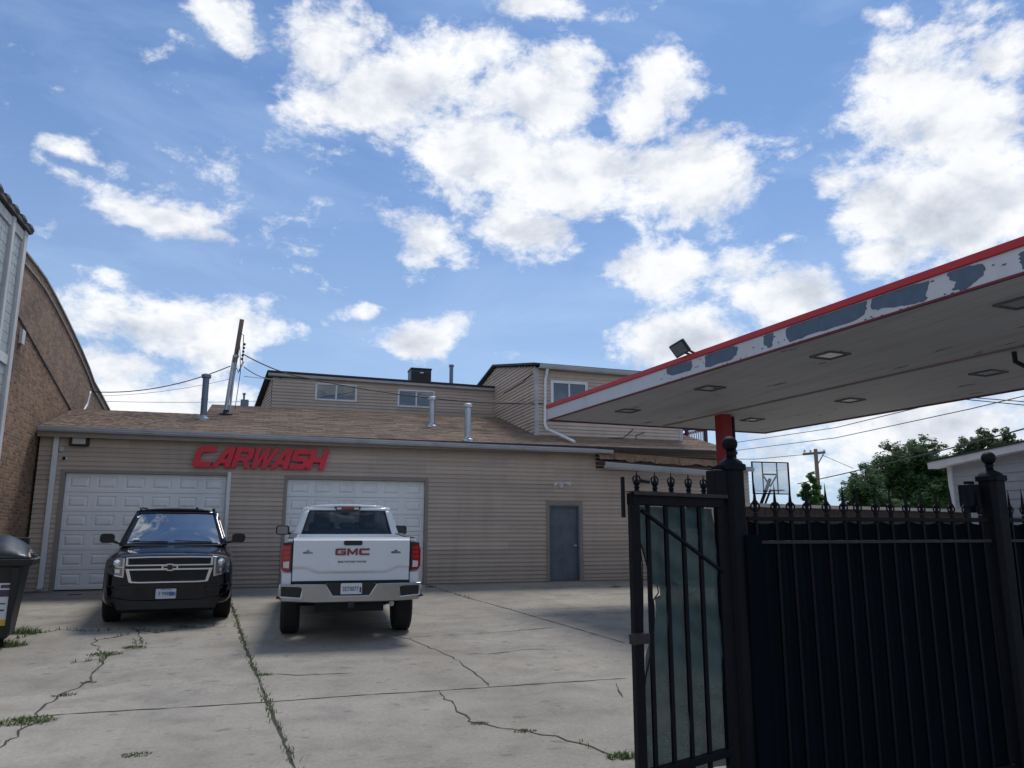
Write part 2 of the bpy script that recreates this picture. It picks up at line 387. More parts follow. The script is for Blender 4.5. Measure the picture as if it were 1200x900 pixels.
def put_text(mb, body, size, O, U, V, N, ext=.004, shear=0, bold=0, sx=1, mi=0):
    vs, fs = text_mesh(body, size, ext, shear, bold); O, U, V, N = map(Vector, (O, U, V, N))
    mb.add([O+U*(v.x*sx)+V*v.y+N*(v.z+ext) for v in vs], fs, mi)
X, Y, Z = Vector((1, 0, 0)), Vector((0, 1, 0)), Vector((0, 0, 1))

# ------------------------------------------------------------------ ground
ys = [-150, 0, 9, 11, 13, 15, 17, 19, 20.2, 60, 400]
mb = MB(); xs = [-200, -20, 0, 20, 200]
for j in range(len(ys)-1):
    for i in range(len(xs)-1):
        mb.add([(xs[i], ys[j], gz(ys[j])), (xs[i+1], ys[j], gz(ys[j])), (xs[i+1], ys[j+1], gz(ys[j+1])), (xs[i], ys[j+1], gz(ys[j+1]))], [(0, 1, 2, 3)])
kind(mb.build('ground', M['concrete'], merge=True), 'structure')

JOINTS = [
 [(262, 690), (272, 712), (280, 735), (292, 770), (305, 800), (318, 835), (332, 868), (347, 905)],
 [(0, 846), (40, 840), (100, 835.5), (200, 830), (312, 823), (420, 815), (515, 809.5), (640, 801), (735, 795)],
 [(499, 685), (542, 699), (600, 715), (650, 729.5), (733, 754)],
 [(452, 741), (481, 750), (508, 761), (533, 772), (551, 786), (573, 804)],
 [(515, 810), (530, 826), (551, 846), (582, 853), (618, 857), (650, 864), (690, 876), (725, 888)],
 [(488, 747), (530, 744), (582, 741), (659, 735)],
 [(542, 767), (582, 766), (620, 761), (672, 761)],
 [(605, 714), (640, 714), (700, 712), (733, 710)],
 [(308, 790), (350, 791), (380, 790), (416, 789)],
 [(20, 748), (46, 742), (71, 738), (117, 740), (153, 737), (185, 742), (220, 735), (250, 735), (275, 734)],
 [(160, 737), (163, 747), (168, 756)],
 [(150, 744), (115, 750), (109, 755), (117, 761), (125, 768), (156, 761), (188, 759)],
 [(125, 768), (122, 774), (114, 786), (103, 800), (71, 815), (46, 832), (35, 847), (18, 864), (0, 878)],
 [(85, 777), (104, 775), (120, 771)], [(160, 759), (158, 750)],
 [(640, 878), (652, 876)], [(722, 800), (726, 810), (733, 817)],
]
def poly_pts(pl, step=.12, jit=.02, seed=0):
    g = random.Random(seed); pts = [grd(*p) for p in pl]; out = [pts[0]]
    for a, b in zip(pts, pts[1:]):
        n = max(1, int((b-a).length/step))
        for k in range(1, n+1):
            p = a.lerp(b, k/n); p.x += g.uniform(-jit, jit); p.y += g.uniform(-jit, jit); p.z = gz(p.y); out.append(p)
    return out
mb = MB(); g = random.Random(3); LINES = []
for q, pl in enumerate(JOINTS):
    straight = q in (0, 1, 2)
    pts = poly_pts(pl, .12, .012 if straight else .035, q); LINES.append(pts)
    wbase = .017 if straight else .011
    L, Rr = [], []
    for i, p in enumerate(pts):
        d = (pts[min(i+1, len(pts)-1)]-pts[max(i-1, 0)]).normalized(); n = Vector((-d.y, d.x, 0))
        w = wbase*g.uniform(.25, 1.3)*(.25 if i in (0, len(pts)-1) else 1)
        L.append(p+n*w+Z*.004); Rr.append(p-n*w+Z*.004)
    o = len(mb.v); k = len(pts)
    mb.add(L+Rr, [(i, i+1, k+i+1, k+i) for i in range(k-1)])
kind(mb.build('ground_crack', M['crack']), 'structure')
# flush steel drain cover by the garage door, short dark repair patches
mb = MB()
for (x0, y0, x1, y1) in [(80, 697, 91, 699)]:
    a, b = grd(x0, y0), grd(x1, y1); mb.box(a.x, b.x, a.y-.1, a.y+.12, a.z-.01, a.z+.004)
kind(mb.build('ground_drain', M['crack']), 'structure')

def blade(mb, p, h, lean, w, g):
    a = g.uniform(0, 6.28); d = Vector((math.cos(a), math.sin(a), 0)); n = Vector((-d.y, d.x, 0))
    m = p+Z*h*.6+d*lean*.4; t = p+Z*h+d*lean
    mb.add([p-n*w/2, p+n*w/2, m+n*w*.4, m-n*w*.4, t], [(0, 1, 2, 3), (3, 2, 4)])
def leafy(mb, c, r, n, h, g, w=.02):
    for _ in range(n):
        a = g.uniform(0, 6.28); q = r*math.sqrt(g.random()); p = Vector((c.x+q*math.cos(a)*1.3, c.y+q*math.sin(a)*.8, 0)); p.z = gz(p.y)
        k = 1-.6*q/r
        if g.random() < .35: continue
        blade(mb, p, h*g.uniform(.3, 1)*k, h*g.uniform(.2, 1.1), w*g.uniform(.5, 1.3), g)
mb = MB(); g = random.Random(11)
dens = {0: .8, 9: 1.0, 11: .6, 12: .55, 4: .25, 2: .12, 1: .05, 10: .6, 13: .7, 5: .05, 3: .06, 14: .6}
for q, k in dens.items():
    ph = g.uniform(0, 9)
    for i, p in enumerate(LINES[q]):
        amp = max(0, math.sin(i*.23+ph)+math.sin(i*.071+ph*2)+.55)*k if q not in (0, 9) else k*(.55+.6*abs(math.sin(i*.17+ph)))
        if q == 0 and i < 8: amp *= .4
        n = int(amp*10*g.uniform(.3, 1.4))
        for _ in range(n):
            pp = p+Vector((g.gauss(0, .022), g.gauss(0, .03), 0)); pp.z = gz(pp.y)
            blade(mb, pp, g.uniform(.015, .06)*(1.3 if q == 9 else 1), g.uniform(.01, .05), g.uniform(.006, .014), g)
kind(mb.build('crack_grass', M['weed']), 'stuff')
def weed(px, py, r, n, h, label, grp=None):
    c = grd(px, py); g = random.Random(int(px*7+py)); mb = MB(); leafy(mb, c, r, n, h*.75, g, .012)
    t = thing('weed_clump', label, 'weed', c, group=grp); mb.build('foliage', M['weed'], t)
weed(30, 846, .20, 420, .10, 'sprawling green weed in the crack at the left below the dumpster')
weed(103, 800, .07, 90, .04, 'thin small weed in the crack up from the sprawling left weed')
weed(75, 815, .09, 110, .05, 'low flat weed halfway along the diagonal crack on the left')
weed(123, 767, .17, 260, .08, 'bushy weed where the cracks meet in front of the black car')
weed(157, 759, .12, 180, .08, 'round weed in the looping crack right in front of the black car')
weed(212, 735, .14, 180, .06, 'grass tuft just below the front bumper of the black car')
weed(159, 885, .09, 130, .035, 'lone weed in open concrete near the bottom edge of the lot')
weed(730, 887, .10, 260, .08, 'bright green weed by the foot of the open gate')
weed(28, 742, .20, 420, .22, 'tall weed against the right side of the dumpster')
weed(8, 757, .20, 420, .22, 'weed growing from under the corner of the dumpster')
weed(309, 791, .08, 110, .05, 'small weed beside the long grassy joint in front of the truck')
weed(562, 848, .07, 120, .035, 'thin dark weed in the jagged crack, first one along it')
weed(615, 857, .08, 130, .035, 'thin dark weed in the jagged crack, middle of it')
weed(52, 689, .12, 120, .12, 'weed at the foot of the white downspout')
weed(504, 688, .12, 130, .10, 'weed at the wall to the right of the second garage door')
weed(722, 688, .14, 150, .08, 'low weed at the wall right of the grey steel door')

# ------------------------------------------------------------------ siding helper
def lap(mb, O, U, N, z0, z1, x0, x1, course=.11, zref=0.0, proud=.026, xl=None, xr=None, mi=0):
    """horizontal lap siding on a wall: O origin, U along, N outward. xl/xr: functions of z for slanted ends"""
    O, U, N = Vector(O), Vector(U), Vector(N)
    xl = xl or (lambda z: x0); xr = xr or (lambda z: x1)
    k = math.floor((z0-zref)/course)
    while True:
        a = zref+k*course; b = a+course; k += 1
        if a >= z1-1e-6: break
        za, zb = max(a, z0), min(b, z1)
        if zb-za < .004: continue
        if xr(za)-xl(za) < .02 and xr(zb)-xl(zb) < .02: continue
        fa = 1-(za-a)/course; fb = 1-(zb-a)/course
        P = lambda x, z, o: O+U*x+Z*z+N*o
        zm = za+min(.018, (zb-za)*.3); fm = 1-.25*(za-a)/course
        mb.add([P(xl(za), za, 0), P(xr(za), za, 0), P(xr(za), za, proud*fa), P(xl(za), za, proud*fa),
                P(xr(zm), zm, proud*fm*.96), P(xl(zm), zm, proud*fm*.96),
                P(xr(zb), zb, proud*fb*.25), P(xl(zb), zb, proud*fb*.25)],
               [(0, 1, 2, 3), (3, 2, 4, 5), (5, 4, 6, 7)], mi)
    return mb

# ------------------------------------------------------------------ carwash building
W = 20.2; GZ = .34; XL, XR = -5.05, 13.2
bld = thing('carwash_building', 'long low tan-sided carwash building with shingled roof, two white garage doors and raised storeys behind', 'building', (4, W, GZ))
slope = .28; EY = W-.3; EZ = 4.05
def roofz(y): return EZ+slope*(y-EY)
eaveL, eaveR = 4.03, 3.93
# front wall siding around openings
ops = [(-4.46, -.93, GZ, 3.03), (.5, 4.0, GZ, 2.98), (7.48, 8.37, GZ, 2.40), (11.0, 12.4, 1.7, 2.62)]
mb = MB()
xcuts = sorted(set([XL, XR]+[o[0] for o in ops]+[o[1] for o in ops]))
for a, b in zip(xcuts, xcuts[1:]):
    mid = (a+b)/2; blk = [o for o in ops if o[0] < mid < o[1]]; segs = [(GZ+.02, 4.0)]
    if blk:
        o = blk[0]; segs = [(o[3], 4.0)]+([(GZ+.02, o[2])] if o[2] > GZ+.1 else [])
    for z0, z1 in segs: lap(mb, (0, W, 0), X, -Y, z0, z1, a, b)
wall = mb.build('wall', M['siding'], bld)
mb = MB()   # solid core of the building behind the siding
for a, b in zip(xcuts, xcuts[1:]):
    mid = (a+b)/2; blk = [o for o in ops if o[0] < mid < o[1]]
    if blk:
        o = blk[0]; mb.box(a, b, W+.005, W+.18, o[3], 3.95)
        if o[2] > GZ+.1: mb.box(a, b, W+.005, W+.18, GZ-.3, o[2])
        mb.box(a, b, W+.16, W+.2, GZ-.3, o[3]) if o[2] < GZ+.1 else mb.box(a, b, W+.5, W+.55, o[2]-.1, o[3])
    else: mb.box(a, b, W+.005, W+.18, GZ-.3, 3.95)
mb.box(XL, XL+.15, W+.2, 30, GZ-.3, 3.95); mb.box(XR-.15, XR, W+.2, 30, GZ-.3, 3.95); mb.box(XL, XR, 29.9, 30, GZ-.3, 3.95)
mb.box(XL, XR, W-.004, W+.004, GZ-.3, GZ+.02)
mb.build('wall_core', M['tan_trim'], bld)

# roof : shingled plane with courses
def shingle_plane(mb, x0f, x1f, y0, y1, course=.14):
    n = int(math.ceil((y1-y0)/course))
    for k in range(n):
        ya, yb = y0+k*course, min(y1, y0+(k+1)*course); nx = 34
        xs_ = [x0f((ya+yb)/2)+(x1f((ya+yb)/2)-x0f((ya+yb)/2))*i/nx for i in range(nx+1)]
        g = random.Random(k)
        for i in range(nx):
            a, b = xs_[i], xs_[i+1]; l = .010+g.uniform(-.003, .006); sag = .02*math.sin(a*.8+ya)
            za, zb = roofz(ya)+l, roofz(yb)+.002
            mb.add([(a, ya, za-l-.002), (b, ya, za-l-.002), (b, ya, za), (a, ya, za), (b, yb, zb), (a, yb, zb)], [(0, 1, 2, 3), (3, 2, 4, 5)])
mb = MB()
shingle_plane(mb, lambda y: XL, lambda y: -1.75, EY-.06, 23.0)
shingle_plane(mb, lambda y: -1.75, lambda y: 13.35-(y-EY)*.0, EY-.06, 25.3)
roof = mb.build('roof', M['shingle'], bld)
mb = MB()   # deck below, back slopes and step
def slab(x0, x1, y0, y1, t=.09):
    mb.add([(x0, y0, roofz(y0)-.004), (x1, y0, roofz(y0)-.004), (x1, y1, roofz(y1)-.004), (x0, y1, roofz(y1)-.004),
            (x0, y0, roofz(y0)-t), (x1, y0, roofz(y0)-t), (x1, y1, roofz(y1)-t), (x0, y1, roofz(y1)-t)],
           [(0, 1, 2, 3), (7, 6, 5, 4), (0, 4, 5, 1), (1, 5, 6, 2), (2, 6, 7, 3), (3, 7, 4, 0)])
slab(XL, -1.75, EY-.07, 23.0); slab(-1.75, 13.36, EY-.07, 25.31)
z1, z2 = roofz(23)-.005, roofz(25.3)-.005
mb.add([(XL, 23, z1), (-1.75, 23, z1), (-1.75, 30, 3.9), (XL, 30, 3.9)], [(0, 1, 2, 3)])
mb.add([(-1.75, 25.3, z2), (13.3, 25.3, z2), (13.3, 30, 3.9), (-1.75, 30, 3.9)], [(0, 1, 2, 3)])
mb.add([(-1.75, 23, z1), (-1.75, 25.3, z2), (-1.75, 30, 3.9)], [(0, 1, 2)])
mb.add([(13.25, EY, 3.9), (13.25, 25.3, z2-.1), (13.25, 30, 3.9)], [(0, 1, 2)])
mb.build('roof_deck', M['roof_edge'], bld)
# gutters and fascia
def gutter(mb, x0, x1, y, za, zb, h=.14, d=.12):
    prof = [(0, 0), (-d*.7, 0), (-d, h*.35), (-d, h*.55), (-d*1.1, h*.7), (-d*1.1, h), (-d*.95, h), (-d*.9, h*.6), (0, h*.2)]
    vs = [(x0, y+p[0], za-h+p[1]) for p in prof]+[(x1, y+p[0], zb-h+p[1]) for p in prof]; k = len(prof)
    mb.add(vs, [(i, (i+1) % k, k+(i+1) % k, k+i) for i in range(k)]+[tuple(range(k)), tuple(range(k, 2*k))])
mb = MB(); gutter(mb, XL+.02, 8.75, EY-.005, eaveL+.03, eaveR+.03, .12); gutter(mb, 8.75, 9.3, EY-.005, eaveR+.03, eaveR+.01, .1, .08)
mb.build('gutter', M['trim'], bld)
mb = MB(); gutter(mb, 9.0, 12.75, W-.34, 3.60, 3.42, .17, .13); mb.build('gutter', M['trim'], bld)['label'] = 'sagging lower gutter hung under the torn eave'
mb = MB(); mb.box(XL, 8.9, EY+.01, EY+.03, 3.82, 3.99); mb.box(XL, 8.9, EY+.03, W-.001, 3.84, 3.86)
mb.build('fascia', M['tan_trim'], bld)
# torn eave
mb = MB(); g = random.Random(5)
top = [(8.9+i*.16, 3.90-.006*i) for i in range(25)]; bot = [(8.9+i*.16, 3.66-.004*i+g.uniform(-.03, .05)) for i in range(25)]
for i in range(24):
    o0 = g.uniform(-.03, .04)
    a, b, c, d = top[i], top[i+1], bot[i+1], bot[i]
    mb.add([(a[0], EY+.06, a[1]), (b[0], EY+.06, b[1]), (c[0], EY+.0+o0, c[1]), (d[0], EY+.0+o0, d[1])], [(0, 1, 2, 3)])
mb.build('exposed_sheathing', M['plywood'], bld, solid=.015)
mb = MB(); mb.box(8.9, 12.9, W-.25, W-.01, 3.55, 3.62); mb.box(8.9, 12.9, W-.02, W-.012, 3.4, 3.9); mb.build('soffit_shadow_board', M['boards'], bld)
# downspout, corner trims
mb = MB(); mb.obox((-4.70, W-.07, 2.13), X, Y, Z, .11, .09, 3.5); mb.obox((-4.70, W-.10, .42), X, Y-.6*Z, Z, .11, .16, .09)
for z in (1.2, 2.9): mb.obox((-4.70, W-.072, z), X, Y, Z, .14, .1, .025)
ds = mb.build('downspout', M['white_trim'], bld, bevel=.012)
mb = MB(); mb.prism([(-4.54, GZ+.01), (-4.46, GZ+.01), (-4.46, 3.03), (-.93, 3.03), (-.93, 3.10), (-4.54, 3.10)], (0, W-.04, 0), X, Z, Y, .04)
mb.build('door_frame', M['tan_trim'], bld)
mb = MB(); mb.box(-.92, -.84, W-.05, W, GZ+.01, 3.12); mb.build('door_jamb', M['white_trim'], bld, bevel=.006)
mb = MB(); mb.box(.42, .5, W-.04, W, GZ+.01, 3.06); mb.box(4.0, 4.08, W-.04, W, GZ+.01, 3.06); mb.box(.5, 4.0, W-.04, W, 2.98, 3.06)
mb.build('door_frame', M['tan_trim'], bld, bevel=.006)
def garage_door(x0, x1, z0, z1, cols, rows, label):
    y = W+.09; rh = (z1-z0)/rows; cw = (x1-x0)/cols
    mb = MB()
    for r in range(rows):
        za, zb = z0+r*rh+.004, z0+(r+1)*rh-.004
        mb.box(x0+.004, x1-.004, y+.018, y+.04, za, zb)
        cx_ = [x0+.004]+[v for c in range(cols) for v in (x0+c*cw+cw*.13, x0+(c+1)*cw-cw*.13)]+[x1-.004]
        for q0_, q1_ in zip(cx_[0::2], cx_[1::2]): mb.box(q0_, q1_, y-.001, y+.018, za, zb)
        for q0_, q1_ in zip(cx_[1:-1:2], cx_[2::2]): mb.box(q0_, q1_, y-.001, y+.018, za, za+rh*.19-.004); mb.box(q0_, q1_, y-.001, y+.018, zb-rh*.19+.004, zb)
        for c in range(cols):
            a, b = x0+c*cw+cw*.13, x0+(c+1)*cw-cw*.13; p, q = za+rh*.19-.004, zb-rh*.19+.004
            e = .026; e2 = .055
            # grooved frame then raised field
            mb.add([(a, y-.001, p), (b, y-.001, p), (b, y-.001, q), (a, y-.001, q), (a+e, y+.016, p+e), (b-e, y+.016, p+e), (b-e, y+.016, q-e), (a+e, y+.016, q-e),
                    (a+e2, y-.002, p+e2), (b-e2, y-.002, p+e2), (b-e2, y-.002, q-e2), (a+e2, y-.002, q-e2),
                    (a+e2+.02, y-.012, p+e2+.02), (b-e2-.02, y-.012, p+e2+.02), (b-e2-.02, y-.012, q-e2-.02), (a+e2+.02, y-.012, q-e2-.02)],
                   [(i, (i+1) % 4, 4+(i+1) % 4, 4+i) for i in range(4)]+[(4+i, 4+(i+1) % 4, 8+(i+1) % 4, 8+i) for i in range(4)]+[(8+i, 8+(i+1) % 4, 12+(i+1) % 4, 12+i) for i in range(4)]+[(12, 13, 14, 15)])
    d = mb.build('garage_door', M['garage'], bld); d['label'] = label
    m2 = MB(); m2.box(x0, x1, y-.005, y+.05, z0-.035, z0-.002); m2.build('bottom_seal', M['dark'], d)
garage_door(-4.46, -.93, GZ+.04, 3.03, 6, 6, 'white panelled garage door behind the black car')
garage_door(.5, 4.0, GZ+.04, 2.98, 6, 6, 'white panelled garage door in front of the white truck')
# steel door
mb = MB(); mb.box(7.52, 8.33, W+.05, W+.09, GZ+.03, 2.36); dr = mb.build('door', M['door'], bld, bevel=.004); dr['label'] = 'grey steel side door with worn paint'
m2 = MB(); m2.lathe((8.25, W+.05, 1.3), [(.03, 0), (.03, .012), (.012, .015), (.012, .05), (.028, .055), (.03, .08), (.01, .095)], 12, axis=(0, -1, 0)); m2.build('handle', M['galv'], dr, smooth=40)
mb = MB()
for a, b in ((7.48, 7.52), (8.33, 8.37)): mb.box(a, b, W-.02, W+.12, GZ+.01, 2.40)
mb.box(7.52, 8.33, W-.02, W+.12, 2.36, 2.40)
mb.build('jamb', M['door'], bld)
mb = MB(); mb.box(7.38, 7.48, W-.035, W, GZ+.01, 2.51); mb.box(8.37, 8.47, W-.035, W, GZ+.01, 2.51); mb.box(7.48, 8.37, W-.035, W, 2.40, 2.51)
mb.build('door_frame', M['tan_trim'], bld, bevel=.006)
def window(x0, x1, z0, z1, y, label, fw=.06, split=.5, mats=None, parent=None):
    parent = parent or bld; mb = MB()
    mb.box(x0, x0+fw, y-.05, y+.04, z0, z1); mb.box(x1-fw, x1, y-.05, y+.04, z0, z1)
    mb.box(x0+fw, x1-fw, y-.05, y+.04, z1-fw, z1); mb.box(x0+fw, x1-fw, y-.05, y+.04, z0, z0+fw)
    xm = x0+(x1-x0)*split; mb.box(xm-.025, xm+.025, y-.035, y+.03, z0+fw, z1-fw)
    w = mb.build('window', M['white_trim'], parent, bevel=.005); w['label'] = label
    p = MB(); p.box(x0+fw, xm-.025, y-.004, y, z0+fw, z1-fw); p.box(xm+.025, x1-fw, y-.014, y-.01, z0+fw, z1-fw)
    p.build('pane', M['glass'], w)
    p = MB(); p.box(x0+fw*.5, x1-fw*.5, y+.12, y+.14, z0+fw*.5, z1-fw*.5); p.build('window_backing', M['room_sky_tint'], w)  # plain backing sheet, its blue imitates sky reflected in the panes
    return w
window(11.0, 12.4, 1.7, 2.62, W, 'small white window beside the gate post')
# dormer storey
DY = 26.0
mb = MB()
w1, w2 = (1.37, 2.74, 5.97, 6.56), (4.12, 5.42, 5.88, 6.50)
top = lambda x: 6.74-.02*x
dx1 = 7.7
for a, b, zs in [(0, w1[0], None), (w1[0], w1[1], w1), (w1[1], w2[0], None), (w2[0], w2[1], w2), (w2[1], dx1, None)]:
    if zs: lap(mb, (0, DY, 0), X, -Y, 5.2, zs[2], a, b, .105); lap(mb, (0, DY, 0), X, -Y, zs[3], 6.66, a, b, .105)
    else: lap(mb, (0, DY, 0), X, -Y, 5.2, 6.66, a, b, .105)
# side of the dormer with its falling rear roof
SD = Vector((-.55, 3.2, 0)); sl = SD.length; su = SD.normalized(); sn = Vector((-su.y, su.x, 0))
lap(mb, (0, DY, 0), su, sn, 5.2, 6.7, 0, sl, .105, xr=lambda z: min(sl, max(0, (6.78-z)/.42)))
mb.build('dormer_wall', M['siding'], bld)
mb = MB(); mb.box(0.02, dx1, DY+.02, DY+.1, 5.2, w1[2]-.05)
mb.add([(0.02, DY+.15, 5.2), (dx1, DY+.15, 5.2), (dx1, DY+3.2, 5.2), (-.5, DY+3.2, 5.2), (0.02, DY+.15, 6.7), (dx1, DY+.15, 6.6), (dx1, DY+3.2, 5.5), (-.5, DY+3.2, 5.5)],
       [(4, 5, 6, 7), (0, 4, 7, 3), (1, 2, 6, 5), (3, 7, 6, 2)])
mb.build('dormer_core', M['room_sky_tint'], bld)
window(*w1[:2], *w1[2:], DY, 'left of the two small dormer windows')
window(*w2[:2], *w2[2:], DY, 'right of the two small dormer windows')
mb = MB()
mb.obox((3.8, DY-.12, 6.73), (1, 0, -.013), Y, Z, 7.9, .05, .14); mb.obox((3.8, DY-.04, 6.66), (1, 0, -.013), Y, Z, 7.9, .14, .02); f = mb.build('dormer_fascia', M['trim'], bld)
mb = MB(); mb.add([(-.18, DY-.2, 6.86), (7.75, DY-.2, 6.76), (7.75, DY+3.4, 5.62), (-.75, DY+3.4, 5.62), (-.18, DY-.2, 6.81), (7.75, DY-.2, 6.71), (7.75, DY+3.4, 5.55), (-.75, DY+3.4, 5.55)],
       [(0, 1, 2, 3), (7, 6, 5, 4), (0, 4, 5, 1), (1, 5, 6, 2), (2, 6, 7, 3), (3, 7, 4, 0)])
mb.build('dormer_roof', M['roof_edge'], bld)
# taller right storey
BX, BY = 7.57, 21.5; bx1 = 12.45
mb = MB(); wv = (8.04, 9.25, 5.40, 6.20)
for a, b, zs in [(BX, wv[0], None), (wv[0], wv[1], wv), (wv[1], bx1, None)]:
    if zs: lap(mb, (0, BY, 0), X, -Y, 4.35, zs[2], a, b, .105); lap(mb, (0, BY, 0), X, -Y, zs[3], 6.52, a, b, .105)
    else: lap(mb, (0, BY, 0), X, -Y, 4.35, 6.52, a, b, .105)
# left side face: top edge rises away then falls
def ztop(t): return 6.62+.195*t if t < 4.2 else 7.44-.16*(t-4.2)
for i in range(22):
    t0, t1 = i*.3, (i+1)*.3
    lap(mb, (BX, BY, 0), Y, -X, 4.35, (ztop(t0)+ztop(t1))/2-.02, t0, t1, .105)
mb.build('upper_wall', M['siding'], bld)
mb = MB(); mb.box(bx1-.08, bx1+.05, BY-.03, BY+.1, 4.3, 6.55); mb.build('corner_trim', M['siding_pale'], bld)
mb = MB(); mb.box(BX-.03, BX+.09, BY-.03, BY+.09, 4.45, 6.56)
mb.build('corner_trim', M['siding_pale'], bld)
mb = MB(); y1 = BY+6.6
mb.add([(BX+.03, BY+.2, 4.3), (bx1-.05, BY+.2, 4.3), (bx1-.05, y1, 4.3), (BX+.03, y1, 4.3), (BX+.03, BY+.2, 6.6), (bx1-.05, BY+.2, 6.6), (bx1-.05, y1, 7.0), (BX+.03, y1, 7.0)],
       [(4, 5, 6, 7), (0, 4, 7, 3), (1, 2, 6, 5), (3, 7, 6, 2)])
mb.box(BX+.03, bx1-.05, BY+.02, BY+.08, 4.3, 5.35); mb.build('upper_core', M['room_sky_tint'], bld)
lap_r = MB(); lap(lap_r, (bx1, BY, 0), Y, X, 4.35, 6.6, 0, 6.5, .105); lap_r.build('upper_wall', M['siding'], bld)
window(*wv[:2], *wv[2:], BY, 'white framed window of the taller right storey', .085)
mb = MB()
mb.add([(BX-.15, BY-.25, 6.66), (bx1+.2, BY-.25, 6.60), (bx1+.2, BY+4.2, 7.52), (BX-.15, BY+4.2, 7.52), (bx1+.2, BY+6.8, 7.1), (BX-.15, BY+6.8, 7.1),
        (BX-.15, BY-.25, 6.60), (bx1+.2, BY-.25, 6.54), (bx1+.2, BY+4.2, 7.45), (BX-.15, BY+4.2, 7.45), (bx1+.2, BY+6.8, 7.03), (BX-.15, BY+6.8, 7.03)],
       [(0, 1, 2, 3), (3, 2, 4, 5), (6, 7, 8, 9), (9, 8, 10, 11), (0, 1, 7, 6), (0, 3, 9, 6), (3, 5, 11, 9), (1, 2, 8, 7), (2, 4, 10, 8), (5, 4, 10, 11)])
mb.build('upper_roof', M['roof_edge'], bld)
mb = MB(); gutter(mb, BX+.05, bx1+.1, BY-.14, 6.64, 6.57, .13, .12); mb.build('gutter', M['trim'], bld)
mb = MB(); mb.tube([(7.88, BY-.2, 6.5), (7.88, BY-.1, 6.32), (7.86, BY-.06, 6.2), (7.83, BY-.06, 4.85), (7.86, BY-.15, 4.68), (8.0, BY-.6, 4.50), (8.25, BY-1.35, roofz(BY-1.35)+.06)], .045, 8)
mb.build('downspout', M['white_trim'], bld, smooth=40)['label'] = 'white downspout bending across the shingles below the taller storey'
# small annex to the right
mb = MB(); lap(mb, (0, W+.6, 0), X, -Y, GZ, 3.6, 13.2, 14.35, .11); mb.build('annex_wall', M['siding'], bld)
mb = MB(); mb.box(13.2, 14.3, W+.65, W+4, GZ-.2, 3.58); mb.box(13.15, 14.45, W+.45, W+4, 3.6, 3.66); mb.build('annex_core', M['tan_trim'], bld)
mb = MB(); gutter(mb, 13.15, 14.45, W+.5, 3.62, 3.62, .1, .1); mb.build('gutter', M['trim'], bld)
# loose siding wire marks
mb = MB(); mb.tube([(11.2-.35, BY-.03, 4.48), (10.85, BY-.03, 4.62), (11.15, BY-.03, 4.72)], .012, 5)
mb.tube([(9.9, BY-.04, 4.5), (10.4, BY-.04, 4.52), (10.6, BY-.04, 4.66), (10.75, BY-.04, 4.8)], .012, 5); mb.build('loose_wire', M['cable'], bld)

# ------------------------------------------------------------------ carwash sign
LET = {
 'C': ([(.15, 1), (1, 1), (.97, .72), (.40, .72), (.30, .64), (.30, .36), (.40, .28), (.97, .28), (.95, 0), (.15, 0), (0, .15), (0, .85)], [], 1.0),
 'A': ([(0, 0), (.50, 1), (.98, 1), (.98, 0), (.66, 0), (.66, .20), (.42, .20), (.33, 0)], [[(.52, .42), (.66, .42), (.66, .72)]], 1.0),
 'R': ([(0, 0), (0, 1), (.85, 1), (1, .85), (1, .50), (.84, .36), (1.02, 0), (.70, 0), (.54, .32), (.30, .32), (.30, 0)], [[(.30, .56), (.66, .56), (.70, .62), (.70, .70), (.66, .76), (.30, .76)]], 1.0),
 'W': ([(0, 1), (.28, 1), (.30, .45), (.52, 1), (.78, 1), (.80, .45), (1.02, 1), (1.30, 1), (.88, 0), (.60, 0), (.56, .52), (.36, 0), (.08, 0)], [], 1.04),
 'S': ([(1, 1), (1, .74), (.34, .74), (.34, .62), (.85, .62), (1, .48), (1, .14), (.86, 0), (0, 0), (0, .26), (.68, .26), (.68, .38), (.15, .38), (0, .52), (0, .86), (.14, 1)], [], .95),
 'H': ([(0, 0), (0, 1), (.3, 1), (.3, .63), (.70, .63), (.70, 1), (1, 1), (1, 0), (.70, 0), (.70, .36), (.3, .36), (.3, 0)], [], 1.0)}
sg = thing('carwash_sign', 'red slanted letters reading CARWASH fixed high on the siding above the garage doors', 'sign', (-.2, W, 3.2))
xx = -1.76; hgt = .52
for i, ch in enumerate('CARWASH'):
    out, holes, adv = LET[ch]; sc = .435; sh = .26
    f = lambda p: ((p[0]*sc+p[1]*hgt*sh), p[1]*hgt)
    mb = MB(); zb = 3.21
    mb.prism([f(p) for p in out], (xx, W-.15, zb), X, Z, Y, .09, [[f(p) for p in h] for h in holes])
    mb.build('letter', M['sign_red'], sg, bevel=.006); xx += sc*adv+.012
mb = MB(); mb.box(-1.55, 1.2, W-.06, W-.016, 3.31, 3.36); mb.build('mounting_rail', M['galv_blue'], sg)

